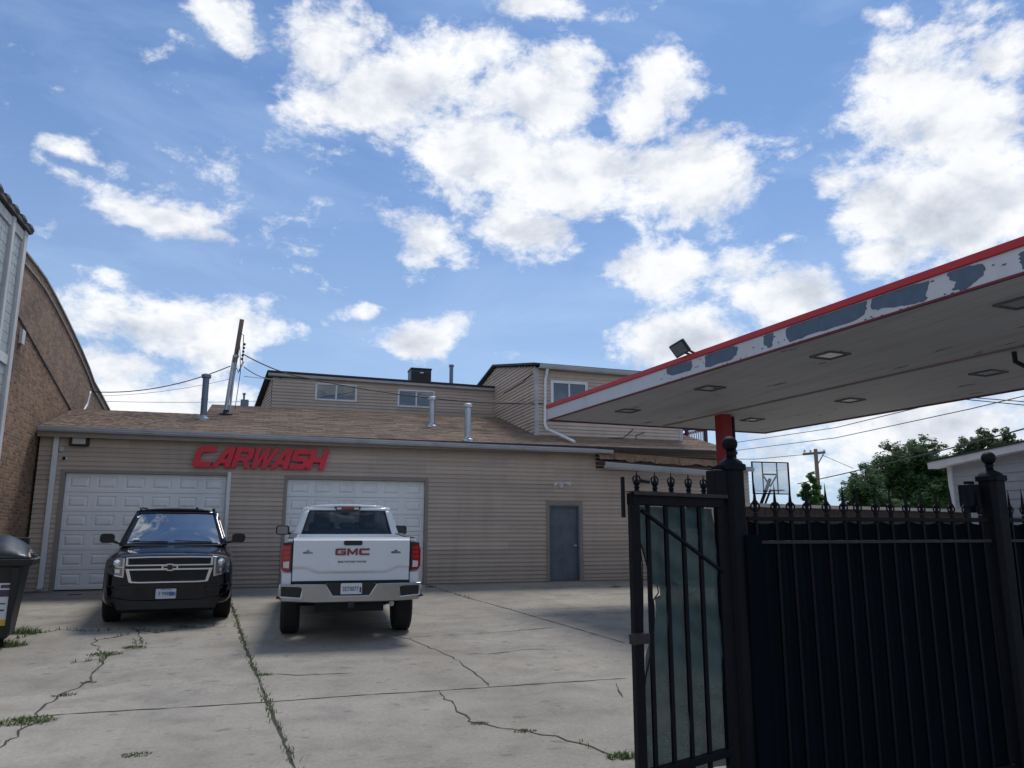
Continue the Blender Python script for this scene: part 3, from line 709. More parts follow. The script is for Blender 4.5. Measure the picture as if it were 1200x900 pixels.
# ------------------------------------------------------------------ fixtures on the wall
t = thing('flood_light', 'square tan-lensed flood light in a black housing left of the red sign', 'lamp', (-4.22, W, 3.75))
mb = MB(); mb.box(-4.42, -4.02, W-.16, W-.0, 3.64, 3.93); mb.build('housing', M['plastic_black'], t, bevel=.02)
mb = MB(); mb.add([(-4.36, W-.165, 3.68), (-4.08, W-.165, 3.68), (-4.08, W-.165, 3.89), (-4.36, W-.165, 3.89), (-4.34, W-.18, 3.70), (-4.10, W-.18, 3.70), (-4.10, W-.18, 3.87), (-4.34, W-.18, 3.87)], [(0, 1, 5, 4), (1, 2, 6, 5), (2, 3, 7, 6), (3, 0, 4, 7), (4, 5, 6, 7)])
mb.build('lens', M['lamp_tan'], t)
t = thing('security_camera', 'small white dome camera beside the downspout above the first garage door', 'camera', (-4.5, W, 3.35))
mb = MB(); mb.lathe((-4.5, W, 3.35), [(.05, 0), (.055, .03), (.04, .05), (.035, .09)], 12, axis=(0, -1, 0)); mb.build('mount', M['white_trim'], t, smooth=40)
mb = MB(); mb.lathe((-4.5, W-.08, 3.35), [(.03, 0), (.04, .02), (.03, .045), (.005, .055)], 12, axis=(0, -1, 0)); mb.build('lens', M['plastic_black'], t, smooth=True)
t = thing('junction_box', 'small grey junction box between flood light and dome camera', 'box', (-4.55, W, 3.58))
mb = MB(); mb.box(-4.63, -4.52, W-.09, W, 3.5, 3.62); mb.build('housing', M['trim'], t, bevel=.01); mb = MB(); mb.box(-4.615, -4.535, W-.097, W-.09, 3.515, 3.605); mb.build('cover', M['galv'], t)
t = thing('security_light', 'white twin-head security light above the grey steel door', 'lamp', (7.83, W, 2.97))
mb = MB(); mb.lathe((7.83, W, 2.97), [(.07, 0), (.07, .03), (.05, .04)], 14, axis=(0, -1, 0)); mb.box(7.80, 7.86, W-.09, W-.03, 2.88, 2.96); mb.build('base_plate', M['white_trim'], t, smooth=40)
for sx in (-1, 1):
    mb = MB(); a = Vector((7.83, W-.04, 2.98)); b = a+Vector((sx*.11, -.05, .03)); mb.tube([a, b], .014, 8); mb.tube([b, b+Vector((sx*.05, -.04, -.01)), b+Vector((sx*.11, -.1, -.03))], [.025, .035, .055], 12); mb.build('lamp_head', M['white_trim'], t, smooth=40)
t = thing('wall_camera', 'dark bullet camera under the sagging gutter left of the small window', 'camera', (10.35, W, 3.1))
mb = MB(); mb.tube([(10.35, W, 3.08), (10.35, W-.12, 3.1)], .02, 8); mb.build('bracket', M['plastic_black'], t); mb = MB(); mb.tube([(10.25, W-.1, 3.12), (10.5, W-.2, 3.07)], .045, 12); mb.build('body', M['plastic_black'], t, smooth=40)

# ------------------------------------------------------------------ roof pipes, AC, mast, wires
def vent(px, py, h, r, label, m, lean=0, capd=True):
    p0 = on_plane(px, py, (0, EY, EZ), (0, -slope, 1))
    t = thing('vent_pipe', label, 'pipe', p0)
    mb = MB(); mb.tube([p0-Z*.05, p0+Z*h+X*lean], r, 14); mb.tube([p0+Z*(h*.45), p0+Z*(h*.45+.03)], r*1.08, 14); mb.build('pipe', m, t, smooth=40)
    mb = MB(); mb.lathe(p0, [(r*2.1, -.05), (r*1.9, .02), (r*1.2, .05), (r*1.06, .1)], 14); mb.build('flashing', M['galv'], t, smooth=40)
    if capd:
        mb = MB(); q = p0+Z*h+X*lean; mb.lathe(q, [(r*1.25, -.03), (r*1.5, -.02), (r*1.5, .06), (r*.8, .09)], 14); mb.build('rain_cap', m, t, smooth=40)
vent(238, 491, 1.15, .085, 'tall dull blue-grey vent pipe beside the service mast on the roof', M['galv_blue'])
vent(506, 500, .82, .085, 'short shiny vent pipe in front of the right dormer window', M['galv'])
vent(548, 516, .92, .085, 'shiny vent pipe lowest on the roof nearest the gutter', M['galv'])
t = thing('vent_pipe', 'slim grey flue pipe standing behind the dormer right of the rooftop unit', 'pipe', (6.46, 28, 6.0))
mb = MB(); mb.tube([(6.46, 28, 6.0), (6.46, 28, 7.86)], .075, 12); mb.build('pipe', M['galv_blue'], t, smooth=40); mb = MB(); mb.tube([(6.46, 28, 7.84), (6.46, 28, 7.92)], .1, 12); mb.build('rain_cap', M['galv_blue'], t, smooth=40)
t = thing('roof_vent', 'small dark cowl on the roof left of the dormer', 'vent', (-.55, 25.4, 5.5))
p = Vector((-.83, 25.25, roofz(25.25))); mb = MB(); mb.box(p.x-.09, p.x+.15, p.y-.1, p.y+.1, p.z-.1, p.z+.2); mb.build('housing', M['galv_blue'], t, bevel=.02)
mb = MB(); mb.tube([(p.x, p.y, p.z+.2), (p.x, p.y, p.z+.36)], .03, 8); mb.lathe((p.x, p.y, p.z+.36), [(.05, 0), (.05, .05), (.02, .06)], 8); mb.build('spout', M['galv_blue'], t)
t = thing('rooftop_unit', 'dark square air-conditioning unit on top of the dormer roof', 'air conditioner', (5.25, 28, 6.6))
mb = MB(); mb.box(4.87, 5.63, 27.7, 28.4, 6.2, 7.60); mb.build('housing', mat('dark_unit_paint', (.03, .035, .045), .5), t, bevel=.02)
mb = MB()
for k in range(9): mb.box(4.9, 5.6, 27.68, 27.698, 7.0+k*.06, 7.03+k*.06)
mb.build('grille', M['plastic_black'], t)
mb = MB(); mb.box(4.85, 5.65, 27.68, 28.42, 7.60, 7.66); mb.build('lid', M['plastic_black'], t, bevel=.01)
mb = MB(); mb.box(5.2, 5.33, 27.67, 27.679, 7.46, 7.5); mb.build('badge', M['white_trim'], t)
t = thing('service_mast', 'leaning wooden service mast with metal conduit rising from the shingle roof', 'mast', (-1.22, 23.2, 5.0))
mb = MB(); mb.bar((-1.14, 23.2, 5.75), (-.96, 23.15, 7.78), .14, .12); mb.build('post', M['wood'], t, bevel=.01)
mb = MB(); mb.tube([(-1.24, 23.1, 4.9), (-1.10, 23.1, 6.55)], .055, 12); mb.tube([(-1.13, 23.15, 4.95), (-1.06, 23.1, 6.5)], .03, 8); mb.tube([(-1.10, 23.1, 6.5), (-1.08, 23.0, 6.65), (-1.0, 22.95, 6.62)], .06, 10); mb.build('conduit', M['galv'], t, smooth=40)
mb = MB(); mb.lathe((-1.22, 23.1, roofz(23.1)), [(.2, -.05), (.19, .02), (.09, .06), (.07, .14)], 12); mb.build('flashing', M['plastic_black'], t, smooth=40)
mb = MB()
for k in range(5): mb.lathe((-.88+.01*k, 23.05, 6.55+k*.11), [(.02, 0), (.035, .02), (.035, .05), (.02, .07)], 8)
mb.tube([(-.98, 23.1, 7.35), (-.88, 23.05, 7.3), (-.86, 23.05, 6.5), (-.95, 23.05, 6.2), (-1.02, 23.05, 6.3)], .012, 5)
mb.tube([(-.97, 23.1, 7.0), (-.93, 23.05, 6.6), (-.9, 23.05, 6.2), (-.98, 23.05, 5.1)], .01, 5)
mb.tube([(-1.0, 23.1, 6.9), (-1.1, 23.0, 6.5), (-.95, 23.0, 6.15), (-.82, 23.0, 6.5)], .012, 5)
mb.build('insulator_and_drop_wires', M['cable'], t, smooth=40)
def wire(label, pts, r=.012, m='cable', sag=.0, name='overhead_wire', seg=14, grp=None, cat='wire'):
    P = [Vector(p) for p in pts]; out = []
    for a, b in zip(P, P[1:]):
        for k in range(seg+(b == P[-1])):
            s = k/seg; q = a.lerp(b, s); q.z -= sag*4*s*(1-s); out.append(q)
    mb = MB(); mb.tube(out, r, 6); return tag(mb.build(name, M[m], smooth=True), label, cat, grp)
AtY = lambda px, py, y: on_plane(px, py, (0, y, 0), Y)
AtX = lambda px, py, x: on_plane(px, py, (x, 0, 0), X)
wire('black service wire sagging from the mast to the brick wall on the left', [AtY(270, 429, 23), AtX(106, 459, -5.0)], .014, sag=.25)
wire('thin wire just below the black one between mast and brick wall', [AtY(270, 444, 23), AtX(108, 464, -5.0)], .006, 'cable_grey', sag=.12)
wire('thick black wire running from the mast over the dormer window to the taller storey', [AtY(285, 415, 23), AtY(345, 440, 24), AtY(500, 466, 23.5), AtY(636, 473, 21.4)], .016, sag=.06)
wire('short black wire drooping from the mast to the dormer corner', [AtY(286, 430, 23), AtY(330, 443, 25.85)], .012, sag=.15)
wire('grey wire strung level in front of the dormer wall', [AtY(286, 441, 23), AtY(420, 452, 25.4), AtY(628, 474, 21.45)], .009, 'cable_grey', sag=.03)
wire('thin far wire low behind the roof left of the mast', [AtY(60, 468, 40), AtY(305, 470, 40)], .012, 'cable_grey', sag=.1)
wire('white conduit curving down the brick wall onto the gutter end', [AtX(106, 459, -4.98), AtX(102, 474, -4.98), AtX(95, 487, -4.98), AtX(84, 495, -4.97), AtY(72, 497, 20.4)], .03, 'white_trim', seg=5, name='conduit', cat='conduit')
wire('black cable curling down the side of the taller storey', [AtX(624, 437, BX-.03), AtX(612, 448, BX-.03), AtX(590, 461, BX-.03)], .014, seg=6)

# ------------------------------------------------------------------ left brick building
bb = thing('brick_building', 'tall worn tan-brick side wall with a curved arched parapet on the left', 'building', (-5.11, 22, GZ))
prof = [(17.40, 7.40), (17.76, 7.42), (18.6, 7.40), (19.34, 7.36), (20.3, 7.22), (21.35, 7.03), (22.4, 6.82), (23.51, 6.58), (24.5, 6.33), (25.38, 6.06), (26.6, 5.87), (28.01, 5.62), (30, 5.2), (33, 4.6)]
split = lambda y: 6.15-.222*(y-17.4) if y < 25 else 4.4
n = len(prof)
mb = MB()
mb.prism([(12, GZ-.5), (33, GZ-.5), (33, 2.6)]+[(y, split(y)) for y, z in prof[::-1]]+[(12, 6.9)], (-5.11, 0, 0), Y, Z, -X, .35)
mb.build('brick_wall', M['brick'], bb)
mb = MB(); mb.prism([(y, split(y)+.002) for y, z in prof]+[(33, 2.602)]+[(y, z) for y, z in prof[::-1]], (-5.11, 0, 0), Y, Z, -X, .35)
mb.build('parapet', M['brick_top'], bb)
mb = MB(); pts = [Vector((-5.28, y, z+.03)) for y, z in prof]
for a, b in zip(pts, pts[1:]): mb.bar(a, b+(b-a).normalized()*.02, .40, .045)
for (y, z), (y2, z2) in zip(prof, prof[1:]): mb.bar((-5.10, y, z-.22), (-5.10, y2, z2-.22), .05, .03)
mb.build('coping', M['coping_grey'], bb)
mb = MB()
ln = [(17.4, split(17.4)), (25, split(25))]; mb.bar((-5.10, ln[0][0], ln[0][1]), (-5.10, ln[1][0], ln[1][1]), .03, .03); mb.build('ledge', M['coping'], bb)
mb = MB(); mb.box(-16, -5.5, 17.5, 33, GZ-.4, 4.4); mb.build('rear_mass', M['brick'], bb)
p = AtX(26, 395, -5.08); mb = MB(); mb.box(-5.11, -5.05, p.y-.1, p.y+.1, p.z-.15, p.z+.15); mb.build('wall_block', M['limestone'], bb)
fb = thing('stone_front_building', 'pale stone facade with glass-block windows at the far left edge', 'building', (-5.0, 14, 0))
mb = MB(); FX = -5.0; fy = 17.3
mb.box(-16, FX-.06, 8, fy, -.3, 7.72)
for a, b in ((17.12, 17.3), (16.35, 16.5), (15.2, 15.35), (13.9, 14.1), (12.5, 12.7), (10.5, 10.7)): mb.box(FX-.06, FX+.03, a, b, 0, 7.72)
for z in (.2, 1.6, 3.3, 4.9, 7.5): mb.box(FX-.06, FX+.0, 8, 17.12, z, z+.2)
mb.build('stone_wall', M['limestone'], fb, bevel=.01)
mb = MB(); mb.box(-16.1, FX+.08, 7.9, fy+.06, 7.72, 7.80)
for k in range(19): mb.lathe((FX+.0, 17.3-k*.5, 7.82), [(.09, -.14), (.11, -.05), (.11, .06), (.09, .14)], 8, axis=Y)
mb.build('coping', M['coping'], fb, smooth=40)
for (a, b) in ((16.52, 17.1), (15.37, 16.33), (14.12, 15.18), (12.72, 13.88)):
    for (z0, z1) in ((3.52, 4.88), (5.12, 7.48)):
        mb = MB(); ny = max(2, round((b-a)/.2)); nz = round((z1-z0)/.2)
        for i in range(ny):
            for j in range(nz):
                y0, y1_ = a+(b-a)*i/ny+.006, a+(b-a)*(i+1)/ny-.006; q0, q1 = z0+(z1-z0)*j/nz+.006, z0+(z1-z0)*(j+1)/nz-.006
                mb.box(FX-.09, FX-.035, y0, y1_, q0, q1)
        mb.build('glass_block_window', M['glassblock'], fb)

# ------------------------------------------------------------------ dumpster
dp0 = Vector((-3.49, 12.81, gz(12.81)))
dt = thing('dumpster', 'black wheeled dumpster with a domed plastic lid and stickers at the left edge', 'dumpster', dp0, (0, 0, R(9)))
def dl(x, y, z): return XF['dumpster'] @ Vector((x, y, z))
# local: right end x=.36 bottom, body extends to left (-x); front faces -y
mb = MB()
bw = [(-1.5, .20, -.45, .40, .14), (-1.6, .30, -.55, .45, 1.12)]
def trap(mb, lo, hi):
    (a, b, c, d, z0), (e, f, g_, h, z1) = lo, hi
    mb.add([dl(a, c, z0), dl(b, c, z0), dl(b, d, z0), dl(a, d, z0), dl(e, g_, z1), dl(f, g_, z1), dl(f, h, z1), dl(e, h, z1)], [(3, 2, 1, 0), (0, 1, 5, 4), (1, 2, 6, 5), (2, 3, 7, 6), (3, 0, 4, 7), (4, 5, 6, 7)])
trap(mb, *bw); mb.build('body', M['plastic_black'], dt, bevel=.03)
mb = MB(); trap(mb, (-1.68, .40, -.63, .53, 1.10), (-1.68, .42, -.65, .55, 1.20)); mb.build('rim', M['plastic_black'], dt, bevel=.02)
mb = MB()
def lidP(u, v):
    x = -1.66+2.03*u; y = -.62+1.14*v
    e = min(u, 1-u)*6; e = min(1, e); k = math.sin(math.pi*min(1, max(0, v)))**.6
    z = 1.21+.30*(e**.5)*k*(.75+.5*v)
    return dl(x, y, z)
mb.sheet(lidP, 24, 14); mb.build('lid', mat('lid_plastic', (.016, .019, .026), .35, 0, .2, 4), dt, smooth=True, solid=.012)
mb = MB(); mb.obox(dl(-.1, .5, 1.42), dl(1, 0, 0)-dl(0, 0, 0), dl(0, 1, 0)-dl(0, 0, 0), Z, .7, .1, .12); mb.build('hinge_bar', M['plastic_black'], dt, bevel=.02)
for sx in (0, 1):
    for wy in (-.35, .3):
        mb = MB(); cx = .05-sx*1.4; mb.tube([dl(cx-.04, wy, .09), dl(cx+.04, wy, .09)], .085, 14); mb.build('wheel', M['rubber'], dt, smooth=40)
for k in range(4):
    mb = MB(); x = .18-.42*k-.14*(k > 0); mb.add([dl(x-.02-.0, -.47, .2), dl(x+.04, -.47, .2), dl(x+.08, -.60, 1.08), dl(x+.0, -.60, 1.08), dl(x-.02, -.43, .2), dl(x+.04, -.43, .2), dl(x+.08, -.54, 1.08), dl(x, -.54, 1.08)], [(0, 1, 2, 3), (0, 4, 5, 1), (1, 5, 6, 2), (3, 7, 4, 0), (2, 6, 7, 3)]); mb.build('rib', M['plastic_black'], dt)
def stick(x0, x1, z0, z1, m, off=.008, parent=None):
    def fy(z): return -.45-(z-.16)/.96*.10-off
    mb = MB(); s = .08
    q = lambda x, z: dl(x+(z-.2)*s, fy(z), z)
    mb.add([q(x0, z0), q(x1, z0), q(x1, z1), q(x0, z1)], [(0, 1, 2, 3)]); return mb.build('sticker' if parent is None else 'print', m, parent or dt)
def sticker(x0, x1, z0, z1, bands):
    s = stick(x0, x1, z0, z1, M['sticker_white'])
    for a, b, c, m in bands: stick(x0+(x1-x0)*c, x1-(x1-x0)*c, z0+(z1-z0)*a, z0+(z1-z0)*b, m, .012, s)
sticker(-.01, .155, .32, .88, [(0, .14, 0, M['sticker_yellow']), (.34, .38, .3, M['sticker_dark']), (.5, .53, .3, M['sticker_dark']), (.68, .84, .12, M['sticker_dark']), (.88, .96, .15, M['sticker_dark'])])
sticker(-.24, -.06, .35, 1.0, [(.72, .76, 0, M['sticker_red']), (.95, 1, 0, M['sticker_red']), (.2, .5, .1, M['sticker_blue'])])

# ------------------------------------------------------------------ vehicles
def patch(c, bulge, N):                 # c: 4 corners (u0v0,u1v0,u1v1,u0v1)
    c = [Vector(p) for p in c]; N = Vector(N)
    def P(u, v):
        p = c[0]*(1-u)*(1-v)+c[1]*u*(1-v)+c[2]*u*v+c[3]*(1-u)*v
        return p+N*bulge*4*((u*(1-u))*1.0)*(.4+.6*4*v*(1-v)*.5+.3)
    return P
def sub(P, u0, u1, v0, v1): return lambda u, v: P(u0+(u1-u0)*u, v0+(v1-v0)*v)
def frame_sheet(mb, P, u0, u1, v0, v1, n=10):
    mb.sheet(sub(P, 0, 1, 0, v0), n, 2); mb.sheet(sub(P, 0, 1, v1, 1), n, 2)
    mb.sheet(sub(P, 0, u0, v0, v1), 2, 6); mb.sheet(sub(P, u1, 1, v0, v1), 2, 6)
def boolean_cut(o, cutters, subd):
    if subd: md = o.modifiers.new('s', 'SUBSURF'); md.levels = subd; md.render_levels = subd
    for c in cutters:
        md = o.modifiers.new('b', 'BOOLEAN'); md.operation = 'DIFFERENCE'; md.object = c; md.solver = 'EXACT'
    dg = bpy.context.evaluated_depsgraph_get(); dg.update()
    me = bpy.data.meshes.new_from_object(o.evaluated_get(dg)); old = o.data; o.modifiers.clear(); o.data = me; me.name = o.name
    for p in me.polygons: p.use_smooth = True
    me.set_sharp_from_angle(angle=R(32))
    for c in cutters: bpy.data.objects.remove(c)
def loft(stations, n_mid=True):
    """stations: (y, [(x,z)...] half ring from bottom centre to top centre)"""
    mb = MB(); rings = []
    for y, hr in stations:
        ring = [(x, y, z) for x, z in hr]+[(-x, y, z) for x, z in hr[::-1][1:-1]]
        if hr[-1][0] > 1e-6: ring = [(x, y, z) for x, z in hr]+[(-x, y, z) for x, z in hr[::-1]]
        rings.append(ring)
    k = len(rings[0]); vs = [v for r in rings for v in r]
    fs = [(i*k+j, i*k+(j+1) % k, (i+1)*k+(j+1) % k, (i+1)*k+j) for i in range(len(rings)-1) for j in range(k)]
    fs += [tuple(range(k)), tuple((len(rings)-1)*k+j for j in range(k))]
    mb.add(vs, fs); return mb
def wheel(parent, x, y, r, w, side, spokes=6):
    mb = MB(); hw = w/2
    prof = [(r*.62, -hw), (r*.86, -hw), (r*.96, -hw*.88), (r*.99, -hw*.7)]
    for q in (-.5, -.18, .18, .5): prof += [(r, hw*(q-.12)), (r, hw*(q+.10)), (r*.972, hw*(q+.105)), (r*.972, hw*(q+.175)), (r, hw*(q+.14))]
    prof += [(r*.99, hw*.78), (r*.96, hw*.88), (r*.86, hw), (r*.62, hw)]
    mb.lathe((x, y, r), prof, 36, axis=X)
    wt = mb.build('wheel', M['rubber'], parent, local=True, smooth=35); wt.name = 'wheel'
    m2 = MB(); xo = x+side*hw*.8
    m2.lathe((x, y, r), [(r*.63, -hw*.9), (r*.66, -hw*.8), (r*.60, 0), (r*.66, hw*.8), (r*.63, hw*.9)], 30, axis=X)
    for i in range(spokes):
        a = 2*math.pi*i/spokes; d = Vector((0, math.cos(a), math.sin(a))); m2.bar(Vector((xo, y, r))+d*.03, Vector((xo, y, r))+d*r*.64, .05, .03)
    m2.lathe((xo-.02, y, r), [(.09, 0), (.09, .04), (.05, .05)], 16, axis=X)
    m2.build('rim', M['rim'], wt, local=True, smooth=35)
def rounded_rect(w, h, r, n=4, cx=0, cz=0):
    pts = []
    for sx, sz, a0 in ((1, -1, -90), (1, 1, 0), (-1, 1, 90), (-1, -1, 180)):
        for k in range(n+1):
            a = R(a0+90*k/n); pts.append((cx+sx*(w/2-r)+r*math.cos(a), cz+sz*(h/2-r)+r*math.sin(a)))
    return pts
def seat(parent, x, y, z, s=1):
    mb = MB()
    mb.box(x-.25, x+.25, y-.25*s-.0, y+.25*s, z, z+.14); mb.box(x-.24, x+.24, y+.2*s-.07, y+.2*s+.07, z+.1, z+.72)
    o = mb.build('seat', M['seat'], parent, local=True, bevel=.06, seg=3)
    m2 = MB(); m2.box(x-.14, x+.14, y+.2*s-.05, y+.2*s+.05, z+.76, z+.95); m2.build('headrest', M['seat'], o, local=True, bevel=.045, seg=3)

tilt = math.atan(.34/11.2)
# ---- black SUV, nose towards the camera; local y=0 is the nose, body runs to +y
sx0, sy0 = -1.44, 14.15
suv = thing('black_suv', 'black full-size car with chrome grille parked nose-out before the left garage door', 'car', (sx0, sy0, gz(sy0)), (tilt, 0, R(4.3)))
def ring(w, zb, zs, zt, ch=.0, edge=.8):
    return [(0, zb), (w*.6, zb), (w*.9, zb+.02), (w*.985, zb+.10), (w, (zb+zs)/2), (w*.99, zs-.04), (w*.955, zs+.03), (w*edge, zt-.02), (w*.5, zt+.005), (0, zt+.015)]
st = [(0.00, ring(.80, .36, 1.00, 1.10)), (0.03, ring(.90, .33, 1.02, 1.125)), (.10, ring(.965, .31, 1.04, 1.15)), (.25, ring(1.0, .30, 1.06, 1.175)), (.55, ring(1.02, .30, 1.08, 1.20)),
      (1.0, ring(1.02, .30, 1.10, 1.225)), (1.35, ring(1.02, .30, 1.12, 1.245, edge=.86)), (1.6, ring(1.02, .30, 1.13, 1.25, edge=.88)), (3.2, ring(1.02, .30, 1.14, 1.25, edge=.9)), (4.7, ring(1.01, .32, 1.14, 1.25, edge=.9)), (5.1, ring(.97, .36, 1.12, 1.24, edge=.9)), (5.18, ring(.9, .42, 1.08, 1.2, edge=.9))]
body = loft(st).build('body', M['black_paint'], suv, local=True)
cut = []
for yy in (.98, 3.95):
    c = MB(); c.tube([(-1.3, yy, .42), (1.3, yy, .42)], .46, 32); co = c.build('cut', M['black_paint']); co.parent = suv; cut.append(co)
XFb = suv.matrix_world
bpy.context.view_layer.update(); boolean_cut(body, cut, 2)
mb = MB(); mb.box(-.74, .74, .3, 4.9, .20, .7); mb.build('underbody_shade', M['dark'], suv, local=True)  # black block hung low under the body to deepen the shade beneath the car
for yy in (.98, 3.95):
    for s in (-1, 1): wheel(suv, s*.875, yy, .40, .275, s)
# greenhouse
bz, tz = 1.235, 1.83
A = lambda s: [(s*.90, 1.42, bz), (s*.70, 2.20, tz), (s*.70, 4.75, tz-.03), (s*.90, 5.05, bz)]
Lc, Rc = A(-1), A(1)
gh = MB()
Pf = patch([Lc[0], Rc[0], Rc[1], Lc[1]], .055, (0, -.85, .5)); frame_sheet(gh, Pf, .055, .945, .04, .93)
Pb = patch([Rc[3], Lc[3], Lc[2], Rc[2]], .05, (0, 1, .2)); frame_sheet(gh, Pb, .09, .91, .1, .85)
for c, s in ((Lc, -1), (Rc, 1)):
    Ps = patch([c[3], c[0], c[1], c[2]] if s < 0 else [c[0], c[3], c[2], c[1]], .03, (s, 0, .3)); frame_sheet(gh, Ps, .1, .9, .12, .86)
    gl = MB(); gl.sheet(sub(Ps, .1, .9, .12, .86), 8, 4); gl.build('side_window', M['car_glass_dark'], suv, local=True, smooth=True)
Pr = lambda u, v: Vector((-.70+1.4*u, 2.20+(2.55)*v+-.16*4*u*(1-u)*(1-v)*.55, tz-.03*v+.075*(4*u*(1-u))**.6*(.55+.45*4*v*(1-v))))
gh.sheet(Pr, 12, 8)
cab = gh.build('cabin_frame', M['black_paint'], suv, local=True, solid=.035, smooth=45, merge=.004)
gl = MB(); gl.sheet(sub(Pf, .055, .945, .04, .93), 14, 8); ws = gl.build('windshield', glass_mat('suv_windshield_glass', (.25, .3, .36), 1.0, ior=4.5), suv, local=True, smooth=True)
gl = MB(); gl.sheet(sub(Pb, .09, .91, .1, .85), 8, 5); gl.build('rear_window', M['car_glass_dark'], suv, local=True, smooth=True)
mb = MB(); c = Pf(.13, .16); mb.obox(c+Vector((0, -.02, .006)), Pf(.2, .16)-Pf(.13, .16), Pf(.13, .3)-Pf(.13, .16), Vector((0, -.85, .5)), .11, .035, .004); mb.build('windshield_sticker', M['sticker_white'], ws, local=True)
mb = MB()
for s, u0, u1 in ((1, .08, .46), (1, .5, .90)):
    a, b = Pf(u0+.36, .03), Pf(u0, .055); mb.bar(a+Vector((0, -.02, .03)), b+Vector((0, -.02, .03)), .022, .02)
mb.build('wiper', M['plastic_black'], suv, local=True)
mb = MB(); mb.box(-.82, .82, 1.22, 1.55, 1.225, 1.252); mb.build('cowl', M['plastic_black'], suv, local=True, bevel=.008)
mb = MB(); mb.box(-.8, .8, 1.65, 2.1, 1.0, 1.28); mb.build('dashboard', M['seat'], suv, local=True, bevel=.04)
for s in (-1, 1): seat(suv, s*.4, 2.7, .75); seat(suv, s*.4, 3.7, .75)
for s in (-1, 1):
    mb = MB(); mb.tube([(s*.66, 2.45, tz+.03), (s*.67, 2.55, tz+.07), (s*.67, 4.5, tz+.05), (s*.66, 4.6, tz)], .018, 8); mb.build('roof_rail', M['plastic_black'], suv, local=True, smooth=True)
    mb = MB(); mb.tube([(s*.90, 1.62, 1.27), (s*1.02, 1.62, 1.30)], .025, 8)
    mb.prism(rounded_rect(.235, .165, .06), (s*1.115, 1.56, 1.36), X, Z, Y, .14); mr = mb.build('mirror', M['black_paint'], suv, local=True, bevel=.03, seg=3, smooth=40)
    m2 = MB(); m2.prism(rounded_rect(.19, .13, .04), (s*1.115, 1.702, 1.36), X, Z, Y, .004); m2.build('mirror_glass', M['chrome_dark'], mr, local=True)
mb = MB(); mb.tube([(.34, 2.3, tz+.06), (.34, 2.5, tz+.075), (.34, 2.56, tz+.10)], [.03, .025, .008], 8); mb.build('antenna', M['plastic_black'], suv, local=True, smooth=True)
# front end: curved fascia helper (x -> y surface)
def fy(x): return -.016+.085*(abs(x)/.95)**6
def strip(mb, pts_top, pts_bot, off, thick=.03, n=16):      # sheet following nose, thick extruded backwards
    def P(u, v, o):
        k = u*(len(pts_top)-1); i = min(int(k), len(pts_top)-2); f = k-i
        a = [pts_top[i][q]*(1-f)+pts_top[i+1][q]*f for q in (0, 1)]; b = [pts_bot[i][q]*(1-f)+pts_bot[i+1][q]*f for q in (0, 1)]
        x = a[0]*v+b[0]*(1-v); z = a[1]*v+b[1]*(1-v); return Vector((x, fy(x)-o, z))
    o = len(mb.v); vs = [P(i/n, j, off) for j in (0, 1) for i in range(n+1)]+[P(i/n, j, off-thick) for j in (0, 1) for i in range(n+1)]
    m = n+1; fs = []
    for i in range(n):
        fs += [(i, i+1, m+i+1, m+i), (2*m+i, 3*m+i, 3*m+i+1, 2*m+i+1), (m+i, m+i+1, 3*m+i+1, 3*m+i), (i, 2*m+i, 2*m+i+1, i+1)]
    fs += [(0, m, 3*m, 2*m), (n, 2*m+n, 3*m+n, m+n)]
    mb.add(vs, fs)
gr = MB(); strip(gr, [(-.62, 1.085), (.62, 1.085)], [(-.60, .995), (.60, .995)], .02); strip(gr, [(-.585, .905), (.585, .905)], [(-.53, .735), (-.45, .725), (.45, .725), (.53, .735)][0:1]+[(.53, .735)], .02)
grille = gr.build('grille', M['plastic_black'], suv, local=True)
gm = MB()
for zc in [1.07-k*.018 for k in range(5)]+[.89-k*.02 for k in range(8)]:
    w = .6 if zc > .95 else .57-(.9-zc)*.3
    pts = [(x, fy(x)-.024, zc+.005*math.cos(x*70)) for x in [-w+2*w*i/60 for i in range(61)]]; gm.tube(pts, .0035, 4)
gm.build('grille_mesh', mat('grille_mesh_paint', (.03, .03, .035), .35, .4), grille, local=True)
ch = MB()
strip(ch, [(-.66, 1.118), (-.3, 1.128), (.3, 1.128), (.66, 1.118)], [(-.64, 1.096), (-.3, 1.105), (.3, 1.105), (.64, 1.096)], .035, .05)
strip(ch, [(-.66, .998), (.66, .998)], [(-.66, .975), (.66, .975)], .035, .05)
strip(ch, [(-.66, .932), (.66, .932)], [(-.64, .906), (.64, .906)], .035, .05)
strip(ch, [(-.56, .735), (-.45, .725), (.45, .725), (.56, .735)], [(-.565, .712), (-.45, .702), (.45, .702), (.565, .712)], .035, .05)
for s in (-1, 1):
    strip(ch, [(s*.625, 1.105), (s*.662, 1.115)], [(s*.622, .975), (s*.662, .975)], .036, .05, 4)
    strip(ch, [(s*.61, .935), (s*.662, .935)], [(s*.548, .705), (s*.60, .72)], .036, .05, 4)
ch.build('grille_surround', M['chrome'], suv, local=True, bevel=.004)
em = MB(); bt = [(-.12, -.022), (-.045, -.022), (-.045, -.052), (.052, -.052), (.052, -.022), (.127, -.022), (.12, .022), (.045, .022), (.045, .052), (-.052, .052), (-.052, .022), (-.127, .022)]
em.prism([(p[0]*1.0, p[1]*1.08) for p in bt], (0, -.052, .952), X, Z, -Y, .016); e0 = em.build('emblem', M['chrome'], suv, local=True)
em = MB(); em.prism([(p[0]*.8, p[1]*.78) for p in bt], (0, -.070, .952), X, Z, -Y, .004); em.build('emblem_face', mat('black_emblem', (.01, .012, .03), .2), e0, local=True)
